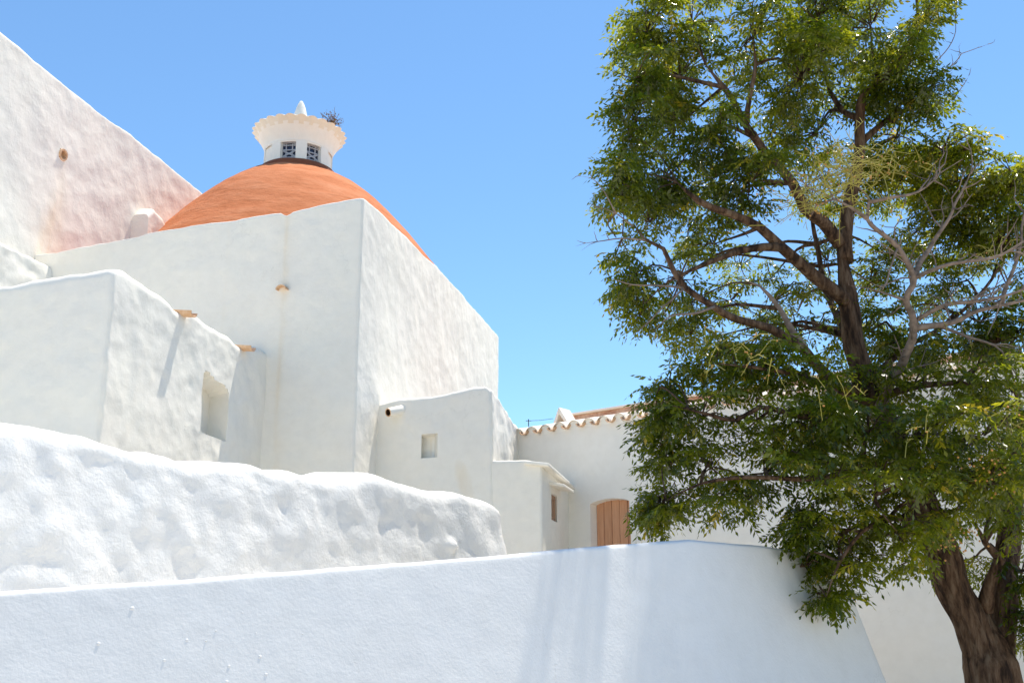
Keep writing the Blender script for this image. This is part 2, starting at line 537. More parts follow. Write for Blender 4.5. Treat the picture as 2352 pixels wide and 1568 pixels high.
for (s_, z_, r_, h_) in blobs:
    if z_ > np.interp(s_, [t_[0] for t_ in sorted(tops)], [t_[1] for t_ in sorted(tops)]) - .12: continue
    q = fc + fdL * (s_ - Ltot) + nL * (0.24 * (zref_f - z_)); c_ = Vector((q[0], q[1], z_)); n_ = Vector((nL[0], nL[1], .2)).normalized()
    t_ = Vector((fdL[0], fdL[1], 0)); b_ = n_.cross(t_); r_ *= .8
    V_ = [c_ - n_ * .004 + t_ * (math.cos(a_) * r_ * 1.2) + b_ * (math.sin(a_) * r_) for a_ in np.arange(8) * math.pi / 4] + [c_ + n_ * h_ * .9 + t_ * (math.cos(a_) * r_ * .6) + b_ * (math.sin(a_) * r_ * .6) for a_ in np.arange(8) * math.pi / 4]
    bm_.add(V_, [(i, (i + 1) % 8, 8 + (i + 1) % 8, 8 + i) for i in range(8)] + [tuple(range(8, 16))])
ob_ = bm_.build('plaster_lumps', M_FRONT, fw, True); ob_['kind'] = 'stuff'
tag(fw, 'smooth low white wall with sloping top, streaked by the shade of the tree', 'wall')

# ------------------------------------------------------------------ rough wall behind it
gz = at(1156, 1152, 12.0)
g1 = v2(gz); g0 = v2(at_z(0, 962, gz.z)); gd = unit2(g1 - g0)
gl0 = g0 - gd * 2.5; gL = np.linalg.norm(g1 - gl0)
gt = [(0, gz.z + .05)]
for u, v in ((0, 960), (60, 975), (120, 988), (200, 1000), (270, 1020), (330, 1034), (400, 1050), (450, 1058), (485, 1046), (540, 1054), (598, 1060), (640, 1080), (690, 1078), (730, 1090), (800, 1092), (870, 1088), (915, 1105), (960, 1122), (1040, 1130), (1100, 1136), (1140, 1150), (1156, 1172)):
    s, z = on(g1, gd, u, v); gt.append((gL + s, z))
gt += [(gL + .6, gz.z - .12)]
gp = np.array([-gd[1], gd[0]])
sb, zb = on(g1, gd, 1018, 1252)
rub = sweep('rough_wall', [gl0, g1, g1 + gp * 0.62], gt, 0.0, 0.6, M_RUBBLE, ds=0.035, dz=0.035, k=0.11, r=0.13, zin=1.0,
            lump=(0.034, 1.5), grain=(0.020, 4.0), bumps=[(gL + sb, zb, .06, .09)], rc=0.16, topjit=0.02, seed=9)
tag(rub, 'rough lumpy white wall with wavy rounded top behind the smooth wall', 'wall')

# ------------------------------------------------------------------ church
church = empty('church', (ch_c[0], ch_c[1], 0), 'white church with terracotta dome, lantern and tall blank nave wall', 'church')
# nave: long wall running away, plane through the chapel junction
nz = at(200, 232, 15)
def nav(u, v): return on(nv0, dB, u, v)
s0n, zn0 = nav(0, 72); s1n, zn1 = nav(462, 440)
NS = s0n - 2.2
n_start = nv0 + dB * NS
tops = [(0, zn0 + .03), (7.0, zn0 + .03)]
tops = [(0, zn0 + .0), (7, zn0)] + [(7 - NS + nav(u, v)[0], nav(u, v)[1]) for u, v in ((0, 72), (95, 150), (200, 232), (330, 333), (400, 388), (462, 440))]
tops += [(7 - NS + 14, zn1)]
sd, zd = nav(143, 356); sd2, zd2 = nav(105, 575)
def nstain(s, z):
    q = s - 7 + NS
    w = 0
    if z < zd:
        t = (zd - z) / (zd - zd2)
        c = sd + 0.06 * math.sin(z * 3)
        wd = 0.07 + 0.28 * t
        w = math.exp(-((q - c) / wd) ** 2) * (0.18 + 0.40 * t) * sstep(0, .06, t)
    w += 0.05 * sstep(zd - .3, zd2, z) * max(0, 0.4 + fbm(q * .7, 3, z * .8, 3))
    return min(1, w)
nave = sweep('nave_wall', [n_start - dA * 7, n_start, nv0 + dB * 14], tops, 3.0, 0.7, M_CHURCH, church, ds=0.06, dz=0.06, r=0.05, zin=zn0 - .6,
             lump=(0.030, 1.0), grain=(0.010, 4.5), stain=nstain, topjit=0.015, seed=21,
             rec=[(7 - NS + sd - .075, 7 - NS + sd + .075, zd - .075, zd + .075, .3)])
slab('nave_roof', [tuple(n_start - dA * 7), tuple(n_start - nB * .5), tuple(nv0 + dB * 14 - nB * .5), tuple(nv0 + dB * 14 - dA * 7)], zn0 - .3, .2, M_HOUSE, church)
# clay drain in the nave wall
mb = MB()
c = Vector((*(nv0 + dB * sd), zd)); ax = Vector((nB[0], nB[1], -.12)).normalized()
V = []; n = 16
for (o, q) in ((-.28, .095), (.035, .1), (.035, .072), (-.28, .066)):
    x = Vector((dB[0], dB[1], 0)); y = ax.cross(x)
    V.append([c + ax * o + x * (math.cos(2 * math.pi * i / n) * q) + y * (math.sin(2 * math.pi * i / n) * q) for i in range(n)])
vv = [p for ringv in V for p in ringv]
ff = [(a * n + i, a * n + (i + 1) % n, (a + 1) * n + (i + 1) % n, (a + 1) * n + i) for a in range(3) for i in range(n)]
mb.add(vv, ff); mb.build('drain_pipe', M_TILE, church, True, 40)
# thicker lower wall in front of the nave, left of the chapel
le = nB * 0.32
s_a, z_a = on(nv0 + le, dB, 0, 556); s_b, z_b = on(nv0 + le, dB, 80, 592)
sweep('lower_wall', [n_start + le - dB * 2, nv0 + le], [(0, z_a + .05)] + [(np.linalg.norm(nv0 - n_start) + 2 + on(nv0 + le, dB, u, v)[0], on(nv0 + le, dB, u, v)[1]) for u, v in ((0, 556), (14, 566), (40, 574), (80, 592))],
      3.0, 0.5, M_CHURCH, church, ds=.05, dz=.05, r=.05, lump=(.05, 1.8), grain=(.012, 5), seed=31)
# chapel
A_l = -s80
tops = []
for u, v in ((80, 585), (160, 572), (250, 556), (345, 533), (390, 525), (450, 515), (520, 508), (560, 501), (630, 490), (648, 488), (655, 494), (664, 494), (672, 486), (720, 475), (780, 463), (825, 453), (834, 452)):
    s, z = on(ch_c, dA, u, v); tops.append((A_l + s, z))
Bl = on(ch_c, dB, 1146, 800)[0]
for u, v in ((845, 460), (880, 494), (940, 549), (1000, 610), (1050, 662), (1090, 708), (1144, 770)):
    s, z = on(ch_c, dB, u, v)
    tops.append((A_l + s, z))
zend = tops[-1][1]
tops += [(A_l + Bl + 7, zend)]
s_dr = A_l + on(ch_c, dA, 656, 600)[0]; s_dr2 = A_l + on(ch_c, dA, 523, 600)[0]
_, z_dr = on(ch_c, dA, 652, 668)
def chstain(s, z):
    w = 0
    if s < A_l:
        dd = abs(s - s_dr - .012 * math.sin(z * 2.2))
        w += (0.42 * math.exp(-(dd / .035) ** 2) + .12 * math.exp(-(dd / .16) ** 2)) * (1.0 if z > z_dr else 0.8)
        w += 0.10 * math.exp(-((s - s_dr2) / .03) ** 2)
        w += 0.05 * max(0, fbm(s * .6, 1, z * .4, 3))
    else:
        w += 0.10 * sstep(zend - 1.4, zend - .1, z) * max(0, .3 + fbm(s * 1.2, 5, z * .25, 3)) + .04 * max(0, fbm(s * .5, 7, z * .3, 2))
    return min(1, w)
sweep('chapel_wall', [nv0, ch_c, ch_c + dB * Bl, ch_c + dB * Bl + dA * s80], tops, 1.3, 0.35, M_CHURCH, church, ds=.05, dz=.05, r=.035, zin=ztop_ch - 1.2,
      lump=(.022, 1.1), grain=(.008, 5.0), stain=chstain, rc=.05, topjit=.012, seed=41)
q = [nv0, ch_c, ch_c + dB * Bl, ch_c + dB * Bl + dA * s80]
mid = sum(q) / 4
zroof = ztop_ch - .55
slab('chapel_roof', [tuple(p + (mid - p) * .03) for p in q], zroof, .25, M_DOME, church)
# clay drain tile on the chapel's shaded face
p = Vector((*(ch_c + dA * on(ch_c, dA, 652, 668)[0]), z_dr))
Vt, Ft = half_tile(.085, .085, .42, concave=True)
o3 = Vector((nA[0], nA[1], -.10)).normalized(); x3 = Vector((dA[0], dA[1], 0)); z3 = x3.cross(o3)
mb = MB(); mb.add(place(Vt, frame_mat(p - o3 * .3, x3, o3, z3)), Ft); mb.build('drain_tile', M_TILE, church, True, 40)

# dome ---------------------------------------------------------------
DY = 20.6
dc = at(680, 470, DY); apex = at(695, 388, DY)
dcx, dcy = dc.x, dc.y
zap = 11.08
prof = []      # (radius, z) a slightly pointed shell that flares into the roof
Rb = 3.6; Hd = zap - zroof + .3
a_in = (np.array([dcx, dcy]) - ch_c).dot(-nB) - .18      # room between the dome's axis and the sunlit face
print('DOME ROOM', a_in, 'roof', zroof, 'apex', zap)
for i in range(40):
    t = i / 39
    rad = Rb * t
    zz = zap - .25 * min(rad, 2.7) ** 2 - 1.30 * max(0, rad - 2.7)
    prof.append((min(max(rad, .001), a_in + .02 * (rad - a_in) if rad > a_in else rad), zz))
NS_ = 96
V = []; F = []
for (rad, zz) in prof:
    for kx in range(NS_):
        a = 2 * math.pi * kx / NS_
        nx, ny = math.cos(a), math.sin(a)
        d = .030 * fbm(nx * rad * .8, ny * rad * .8, zz * .8, 3) + .010 * fbm(nx * rad * 3, ny * rad * 3, zz * 6, 2)
        V.append((dcx + nx * (rad + d * .7), dcy + ny * (rad + d * .7), zz + d * .7))
for i in range(len(prof) - 1):
    for kx in range(NS_):
        a0 = i * NS_ + kx; a1 = i * NS_ + (kx + 1) % NS_
        F.append((a0, a0 + NS_, a1 + NS_, a1))
dome = link('dome', mesh('dome', V, F, True), M_DOME, church)
def revolve(profile, cx, cy, n, lobes=None, jit=0.0):
    V = []; F = []
    for (rad, z, lob) in profile:
        for kx in range(n):
            a = 2 * math.pi * kx / n
            q = rad; dzz = 0
            if lobes:
                w = abs(math.sin(a * lobes / 2))
                q = rad * (1 + lob * (w - .6)); dzz = lob * .35 * (w - .5)
            if jit: q *= 1 + jit * fbm(math.cos(a) * 3, math.sin(a) * 3, z * 4, 2)
            V.append((cx + math.cos(a) * q, cy + math.sin(a) * q, z + dzz))
    for i in range(len(profile) - 1):
        for kx in range(n):
            a0 = i * n + kx; a1 = i * n + (kx + 1) % n
            F.append((a0, a1, a1 + n, a0 + n))
    return V, F
# lantern: eight sided drum with deep openings, scalloped eave, cap and finial
zl0 = zap - .13
LR = .72; LH = .60
lan_c = Vector((dcx, dcy, 0))
rot0 = math.atan2(-dcy, -dcx) + R(4)                   # a pier faces the camera side
mb = MB()
ri = LR - .22
wins = []
for kx in range(8):
    a = rot0 + kx * math.pi / 4
    # pier between two openings: prism around angle a
    hw = R(9.2)
    pts = []
    for aa, rr in ((a - hw, LR), (a - hw * .35, LR * 1.0), (a + hw * .35, LR), (a + hw, LR), (a + hw, ri), (a - hw, ri)):
        pts.append((dcx + rr * math.cos(aa), dcy + rr * math.sin(aa)))
    n = len(pts)
    mb.add([(x, y, zl0) for x, y in pts] + [(x, y, zl0 + LH) for x, y in pts],
           [tuple(reversed(range(n))), tuple(range(n, 2 * n))] + [(i, (i + 1) % n, n + (i + 1) % n, n + i) for i in range(n)])
    wins.append((a + math.pi / 8, kx))
# lintel ring above the openings and sill ring below
for (za, zb_) in ((zl0 + LH - .07, zl0 + LH + .12), (zl0 - .25, zl0 + .05)):
    pr = [(LR * 1.004, za, 0), (LR * 1.004, zb_, 0), (ri * .996, zb_, 0), (ri * .996, za, 0), (LR * 1.004, za, 0)]
    Vr, Fr = revolve(pr, dcx, dcy, 48); mb.add(Vr, Fr)
lant = mb.build('lantern', M_CHURCH, church, True, 30)
for a, kx in wins:
    if kx not in (7, 0, 3, 4):                          # the other bays are closed by plain panels
        x = Vector((-math.sin(a), math.cos(a), 0)); o = Vector((math.cos(a), math.sin(a), 0))
        mp_ = MB(); mp_.box(Vector((dcx, dcy, zl0)) + o * (LR - .09) - x * .20, x * .40, o * .05, Vector((0, 0, LH))); mp_.build('panel', M_CHURCH, lant)
        continue
    x = Vector((-math.sin(a), math.cos(a), 0)); o = Vector((math.cos(a), math.sin(a), 0)); z = Vector((0, 0, 1))
    w = .175; z1, z2 = zl0 + .03, zl0 + LH - .05
    c = Vector((dcx, dcy, 0)) + o * (LR - .11)
    mw = MB()
    mw.box(c - x * w - o * .03 + z * z1, x * 2 * w, o * .012, z * (z2 - z1))
    nf = len(mw.f)
    fr = .028
    def bar(x0, za, x1, zb_, wd, d0=.0, d1=.022):
        dx, dz_ = x1 - x0, zb_ - za; L = math.hypot(dx, dz_); tx, tz_ = dx / L, dz_ / L
        mw.box(c + x * (x0 - tz_ * wd / 2) + z * (za + tx * wd / 2) + o * (-.016 + d0), x * dx + z * dz_, x * (tz_ * wd) - z * (tx * wd), o * d1)
    bar(-w, z1, -w, z2, .07); bar(w, z1, w, z2, .07); bar(-w, z1, w, z1, .06, .001); bar(-w, z2, w, z2, .10, .001)
    h = z2 - z1
    for fz in (.3, .62, .82): bar(-w, z1 + h * fz, w, z1 + h * fz, .022, .002)
    for fx in (-.38, .38): bar(w * fx, z1, w * fx, z2, .02, .003)
    bar(-w, z1 + h * .3, w, z1 + h * .62, .026, .004); bar(-w, z1 + h * .62, w, z1 + h * .3, .026, .005)
    bar(-w, z1, w, z1 + h * .3, .024, .004); bar(-w, z1 + h * .3, w, z1, .024, .005)
    bar(-w, z1 + h * .82, 0, z2, .024, .004); bar(w, z1 + h * .82, 0, z2, .024, .005)
    me = mesh('window', mw.v, mw.f); me.materials.append(M_GLASS); me.materials.append(M_LATTICE)
    for i, pg in enumerate(me.polygons): pg.material_index = 0 if i < nf else 1
    link('window', me, None, lant)
ze = zl0 + LH + .10
pr = [(LR * .985 + .255 * t ** 1.5, ze - .20 + .46 * t, 0) for t in np.linspace(0, .82, 8)] + [(LR + .02, ze + .2, 0)]
Vr, Fr = revolve(pr, dcx, dcy, 96, jit=.02)
link('cove', mesh('cove', Vr, Fr, True, 50), M_CHURCH, lant)
pr = [(LR + .10, ze + .16, 0)]
for t in np.linspace(.70, 1, 5):
    pr.append((LR * .992 + .255 * t ** 1.5, ze - .195 + .46 * t, .06 * ((t - .6) / .4) ** 1.5))
pr += [(LR + .262, ze + .275, .06), (LR + .235, ze + .29, .045), (LR + .05, ze + .29, .0), (LR - .3, ze + .29, 0)]
Vr, Fr = revolve(pr, dcx, dcy, 200, lobes=26, jit=.012)
link('eave', mesh('eave', Vr, Fr, True, 50), M_CREAM, lant)
pr = [(LR + .02, ze + .26, 0)] + [(LR * .95 * math.cos(t), ze + .28 + .34 * math.sin(t), 0) for t in np.linspace(.05, 1.42, 9)]
Vr, Fr = revolve(pr, dcx, dcy, 40, jit=.02)
link('cap', mesh('cap', Vr, Fr, True), M_CHURCH, lant)
zf = ze + .62
pr = [(.20, zf - .05, 0), (.17, zf + .03, 0), (.135, zf + .16, 0), (.10, zf + .30, 0), (.06, zf + .41, 0), (.028, zf + .47, 0), (.002, zf + .485, 0)]
Vr, Fr = revolve(pr, dcx, dcy, 20, jit=.08)
link('finial', mesh('finial', Vr, Fr, True), M_CHURCH, lant)
pr = [(LR + .34, zl0 - .30, 0), (LR + .20, zl0 - .04, 0), (LR + .08, zl0 + .09, 0), (LR - .1, zl0 + .10, 0)]
Vr, Fr = revolve(pr, dcx, dcy, 64, jit=.01)
link('collar', mesh('collar', Vr, Fr, True, 50), M_COLLAR, dome)
# low lumpy buttress where the nave meets the chapel roof
bp, bz = on(nv0 + nB * .35, dB, 372, 505)
bt = nv0 + nB * .35 + dB * bp
sweep('buttress', [bt - dB * .45, bt + dB * .4, bt + dB * .4 - nB * .3], [(0, bz - .05), (.2, bz + .12), (.5, bz + .06), (.85, bz - .1), (1.2, bz - .15)], zroof - .3, .35, M_CHURCH, church, ds=.03, dz=.04, r=.10, lump=(.03, 2), seed=51)

# dry weed on the lantern eave -----------------------------------------
wb = Vector((dcx, dcy, 0)) + Vector((.80, -.46, ze + .285))
mb = MB(); rr_ = random.Random(3)
for i in range(34):
    a = rr_.uniform(0, 6.28); e = rr_.uniform(.3, 1.4); L = rr_.uniform(.14, .40)
    d = Vector((math.cos(a) * math.cos(e), math.sin(a) * math.cos(e), math.sin(e)))
    pts = [wb, wb + d * L * .5 + Vector((0, 0, .03)), wb + d * L]
    mb.tube(pts, [.006, .005, .003], 4)
    for kx in range(5):
        c = wb + d * L * rr_.uniform(.45, 1.0) + Vector((rr_.gauss(0, .02), rr_.gauss(0, .02), rr_.gauss(0, .02)))
        t1 = Vector((rr_.gauss(0, 1), rr_.gauss(0, 1), rr_.gauss(0, 1))).normalized(); t2 = t1.orthogonal().normalized()
        s = rr_.uniform(.012, .028)
        mb.add([c - t1 * s, c + t2 * s * .6, c + t1 * s, c - t2 * s * .6], [(0, 1, 2, 3)])
tag(mb.build('dry_weed', M_WEED), 'dry brown weed growing on the eave of the dome lantern', 'weed')

# ------------------------------------------------------------------ side building with two clay spouts
cc = v2(at(262, 618, 11.0))
def sc(u, v): return on(cc, dB, u, v)
hit = ch_c + dA * on(ch_c, dA, 632, 810)[0]
# length of the receding face up to the chapel's shaded face
den = dB[0] * nA[0] + dB[1] * nA[1]
Lc = ((ch_c - cc).dot(nA)) / den
side = empty('side_building', (cc[0], cc[1], 0), 'blocky white building with rounded parapet, two clay spouts and blind niche', 'building')
tops = [(0, 0)]
AL = 5.0
tops = []
for u, v in ((-300, 690), (0, 650), (60, 643), (130, 633), (200, 621), (240, 613), (262, 611)):
    s, z = on(cc, dA, u, v); tops.append((AL + s, z))
for u, v in ((285, 616), (310, 634), (345, 657), (375, 673), (392, 690), (402, 707), (412, 714), (440, 714), (470, 733), (505, 756), (530, 769), (545, 787), (556, 793), (580, 793), (600, 799), (632, 812)):
    s, z = sc(u, v); tops.append((AL + s, z))
sn0, zn_a = sc(458, 990); sn1, _ = sc(523, 940); _, zn_b = sc(490, 868)
sides_s1 = [AL + sc(u, v)[0] for u, v in ((422, 712), (560, 792))]
sides_z1 = [sc(u, v)[1] for u, v in ((422, 712), (560, 792))]
nich_top = lambda s: zn_b + .03 * math.sin((s - AL - sn0) * 14) - .10 * max(0, (s - AL - sn0) / (sn1 - sn0)) ** 2
sweep('wall', [cc - dA * AL, cc, cc + dB * (Lc + .05)], tops, 1.3, .42, M_SIDE, side, ds=.035, dz=.035, r=.11, zin=3.5,
      lump=(.026, 1.3), grain=(.010, 5.0), rc=.06, topjit=.012, seed=61,
      rec=[(AL + sn0, AL + sn1, zn_a, nich_top, .34)])
slab('roof', [tuple(cc - dA * AL - nA * .3), tuple(cc - nA * .3 - nB * .3), tuple(cc + dB * Lc - nB * .3), tuple(cc + dB * Lc - dA * AL)], min(z for _, z in tops) - .35, .2, M_HOUSE, side)
for s, z in zip(sides_s1, sides_z1):
    p = Vector((*(cc + dB * (s - AL)), z - .02))
    Vt, Ft = half_tile(.082, .075, .44, .014, concave=True)
    o3 = Vector((nB[0], nB[1], -.10)).normalized(); x3 = Vector((dB[0], dB[1], 0)); z3 = x3.cross(o3)
    mb = MB(); mb.add(place(Vt, frame_mat(p + o3 * .15, x3, -o3, -(x3.cross(-o3)) * -1)), Ft)
    mb.build('drain_tile', M_TILE, side, True, 40)

# ------------------------------------------------------------------ small annex with pipe, niche and lower wing
e0 = ch_c + dB * on(ch_c, dB, 868, 1000)[0]
ez = on(ch_c, dB, 880, 922)[1]
e1 = v2(at_z(1128, 893, ez)); de = unit2(e1 - e0); ne = np.array([de[1], -de[0]])
eL = np.linalg.norm(e1 - e0)
annex = empty('annex', (e0[0], e0[1], 0), 'small white annex with projecting drain pipe, square niche and lower wing', 'annex')
# house eave line
hz = at(1178, 1002, 17.2)
h0 = v2(hz); h1 = v2(at_z(1450, 962, hz.z)); dh = unit2(h1 - h0); nh_ = np.array([dh[1], -dh[0]])
# side of annex runs back to the house wall
es_d = unit2(v2(at(1186, 1000, 17.1)) - e1)
back = 2.6
tops = []
for u, v in ((868, 925), (900, 918), (950, 912), (1010, 905), (1060, 893), (1100, 887), (1118, 886), (1128, 890)):
    s, z = on(e0, de, u, v); tops.append((max(0, s), z))
for u, v in ((1140, 903), (1152, 918), (1165, 940), (1180, 965), (1192, 985)):
    s, z = on(e1, es_d, u, v); tops.append((eL + max(0.02, s), z))
tops.append((eL + back, tops[-1][1]))
sq0, zq0 = on(e0, de, 968, 1052); sq1, zq1 = on(e0, de, 1004, 996)
def estain(s, z):
    w = .8 * math.exp(-((s - (sq0 * .3 + sq1 * .7)) / .012) ** 2) * sstep(zq0 + .02, zq0 + .06, z) * (z < zq0 + .30)
    a, b = on(e0, de, 1062, 1105)
    q = ((s - a - (b - z) * .25) / .13) ** 2 + ((z - b) / .33) ** 2
    w += .38 * max(0, 1 - q) ** .5 if q < 1 else 0
    return min(1, w)
sweep('wall', [e0 - de * .3, e1, e1 + es_d * back], [(s + .3, z) for s, z in tops], 1.3, .32, M_SIDE, annex, ds=.03, dz=.03, r=.07, zin=2.5,
      lump=(.022, 1.4), grain=(.006, 6), rc=.08, topjit=.012, lumpfn=lambda s, z: 2.2 if s > eL + .34 else 1, seed=71, rec=[(.3 + sq0, .3 + sq1, zq0, zq1, .2)], stain=lambda s, z: estain(s - .3, z), k=.03)
q4 = [e0 - ne * .2, e1 - ne * .2, e1 + es_d * back, e0 + dB * back]
q4m = sum(q4) / 4
slab('roof', [tuple(p + (q4m - p) * .25) for p in q4], ez - .45, .2, M_HOUSE, annex)
# pipe
ps, pz = on(e0, de, 922, 942)
p = Vector((*(e0 + de * ps), pz)); o3 = Vector((ne[0] - de[0] * .40, ne[1] - de[1] * .40, -.30)).normalized()
mb = MB(); n = 14; x3 = o3.cross(Vector((0, 0, 1))).normalized(); y3 = o3.cross(x3)
rings = []
for (o, rr) in ((-.1, .085), (.27, .068), (.27, .05), (.08, .048)):
    rings += [p + o3 * o + x3 * (math.cos(2 * math.pi * i / n) * rr) + y3 * (math.sin(2 * math.pi * i / n) * rr) for i in range(n)]
mb.add(rings, [(a * n + i, a * n + (i + 1) % n, (a + 1) * n + (i + 1) % n, (a + 1) * n + i) for a in range(3) for i in range(n)])
nb = len(mb.f) - 2 * n
mb.f.append(tuple(3 * n + i for i in range(n)))
me = mesh('drain_pipe', mb.v, mb.f, True, 40); me.materials.append(M_SIDE); me.materials.append(M_TILE); me.materials.append(M_DARK)
for i, pg in enumerate(me.polygons): pg.material_index = 0 if i < n else (1 if i < 2 * n else 2)
link('drain_pipe', me, None, annex)
# lower wing: same face carried on to the right, with cap slab and a side window
w0 = e1 - de * .25; ws1, wz1 = on(e1, de, 1244, 1062)
w1 = e1 + de * ws1
ws_d = unit2(v2(at(1312, 1100, 16.7)) - w1)
wl_ = np.linalg.norm(w1 - w0)
t1 = [(0, on(e1, de, 1136, 1055)[1]), (.25, on(e1, de, 1136, 1055)[1]), (wl_ - .2, on(e1, de, 1210, 1057)[1]), (wl_, wz1), (wl_ + 3.2, wz1 - .02)]
swn0, zw0 = on(w1, ws_d, 1267, 1192); swn1, zw1 = on(w1, ws_d, 1279, 1140)
sweep('wing_wall', [w0 + ne * .004, w1 + ne * .004, w1 + ws_d * 3.2], t1, 1.3, .25, M_SIDE, annex, ds=.03, dz=.03, r=.04, zin=2.5,
      lump=(.012, 1.3), grain=(.005, 6), rc=.05, topjit=.01, seed=81, rec=[(wl_ + swn0, wl_ + swn1, zw0, zw1, .09)])
nw = np.array([ws_d[1], -ws_d[0]])
mb = MB()
mb.box(Vector((*(w1 - ws_d * .06 - nw * .25), wz1 - .02)), Vector((*(ws_d * 1.9), -.08)), Vector((*(nw * .37), -.05)), Vector((0, 0, .055)))
bevel(mb.build('cap_slab', M_SIDE, annex), .02)
sm = (swn0 + swn1) / 2
_, zsh = on(w1, ws_d, 1280, 1122)
mb = MB()
mb.box(Vector((*(w1 + ws_d * (swn0 - .12) - nw * .05), zsh)), Vector((*(ws_d * (swn1 - swn0 + .35)), 0)), Vector((*(nw * .27), -.05)), Vector((0, 0, .045)))
bevel(mb.build('shelf_slab', M_SIDE, annex), .015)
mb = MB(); c0 = w1 + ws_d * swn0 - nw * .085; wd = ws_d * (swn1 - swn0); hh = zw1 - zw0
mb.box(Vector((*c0, zw0)), Vector((*(wd), 0)), Vector((*(nw * .012), 0)), Vector((0, 0, hh)))
for a, b in ((0, .14), (.43, .14), (.86, .14)):
    mb.box(Vector((*(c0 + wd * a + nw * .012), zw0 + .003)), Vector((*(wd * b), 0)), Vector((*(nw * .05), 0)), Vector((0, 0, hh - .006)))
for z in (0, hh - .06):
    mb.box(Vector((*(c0 + nw * .012), zw0 + z)), Vector((*wd, 0)), Vector((*(nw * .045), 0)), Vector((0, 0, .06)))
me = mesh('window', mb.v, mb.f); me.materials.append(M_GLASS); me.materials.append(M_FRAME)
for i, pg in enumerate(me.polygons): pg.material_index = 0 if i < 6 else 1
link('window', me, None, annex)

# ------------------------------------------------------------------ house with tiled eave and plank door
house = empty('house', (h0[0], h0[1], 0), 'low white house with wavy clay tile eave and arched plank door', 'house')
HB = 1.2; HL = 13.5
d0s, dz0 = on(h0, dh, 1358, 1250); d1s, _ = on(h0, dh, 1447, 1200); _, dzt = on(h0, dh, 1404, 1145); _, dzs = on(h0, dh, 1362, 1157)
dmid = (d0s + d1s) / 2; dhw = (d1s - d0s) / 2
arch = lambda s: dzs + (dzt - dzs) * math.sqrt(max(0, 1 - ((s - HB - dmid) / (dhw * 1.25)) ** 2)) - (dzt - dzs) * .35
archtop = lambda s: dzt - (dzt - dzs) * abs((s - HB - dmid) / dhw) ** 2.2
dbot = dzt - 1.75
zx = list(np.arange(dzs - .06, dzt + .04, .008))
sweep('wall', [h0 - dh * HB, h0 + dh * HL], [(0, hz.z - .005), (HL + HB, hz.z - .005)], -0.1, .5, M_HOUSE, house, ds=.045, dz=.045, r=.02, zin=hz.z - .5,
      lump=(.02, .7), grain=(.003, 5), seed=91, rec=[(HB + d0s, HB + d1s, dbot, archtop, .20)], zx=zx,
      sx=list(np.arange(HB + d0s, HB + d1s, .012)),
      stain=lambda s, z: .10 * sstep(hz.z - .5, hz.z - .02, z) * max(0, .3 + fbm(s * 3, 2, z * .3, 2)) + .05 * max(0, fbm(s * .5, 4, z * .5, 2)))
# door of five planks
doorM = MB()
n_pl = 5
door = MB()
c0 = h0 + dh * d0s - nh_ * .185
door.box(Vector((*(c0 - nh_ * .03), dbot)), Vector((*(dh * 2 * dhw), 0)), Vector((*(nh_ * .02), 0)), Vector((0, 0, dzs - dbot)))
dobj = door.build('door', M_DOOR, house)
pw = 2 * dhw / n_pl
for i in range(n_pl):
    a = i * pw + .004; b = (i + 1) * pw - .004
    za = archtop(HB + d0s + a) + .02; zb_ = archtop(HB + d0s + b) + .02; zm = archtop(HB + d0s + (a + b) / 2) + .02
    V = []
    for off in (0, .028 + .004 * (i % 2)):
        for (s, z) in ((a, dbot), (b, dbot), (b, zb_), ((a + b) / 2, zm), (a, za)):
            q = c0 + dh * s + nh_ * off; V.append((q[0], q[1], z))
    F = [(4, 3, 2, 1, 0), (5, 6, 7, 8, 9)] + [(j, (j + 1) % 5, 5 + (j + 1) % 5, 5 + j) for j in range(5)]
    bevel(link('plank', mesh('plank', V, F), M_DOOR, dobj), .004, 1)
# roof tiles of the first course, then the roof sheet
slope = R(14)
up3 = Vector((-nh_[0] * math.cos(slope), -nh_[1] * math.cos(slope), math.sin(slope)))
x3 = Vector((dh[0], dh[1], 0)); z3 = x3.cross(up3).normalized()
if z3.z < 0: z3 = -z3
pit = on(h0, dh, 1450, 962)[0] / 8.2
Vc, Fc = half_tile(pit * .43, pit * .38, .48, .012, 10, False); me_c = mesh('cover_tile', Vc, Fc, True, 40); me_c.materials.append(M_TILEW)
Vd, Fd = half_tile(pit * .26, pit * .30, .48, .012, 8, True); me_d = mesh('channel_tile', Vd, Fd, True, 40); me_d.materials.append(M_TILE)
ntile = int((HL) / pit)
rm_ = pit * .41; arc_ = [(rm_ * math.cos(math.pi * i / 10), rm_ * math.sin(math.pi * i / 10) * .85) for i in range(11)] + [(-rm_, -.05), (rm_, -.05)]
nn_ = len(arc_)
me_m = mesh('mortar_plug', [(x, y, z) for y in (0, .3) for x, z in arc_], [tuple(range(nn_)), tuple(range(2 * nn_ - 1, nn_ - 1, -1))] + [(i, nn_ + i, nn_ + (i + 1) % nn_, (i + 1) % nn_) for i in range(nn_)]); me_m.materials.append(M_HOUSE)
rr_ = random.Random(8)
hb = Vector((*h0, hz.z))
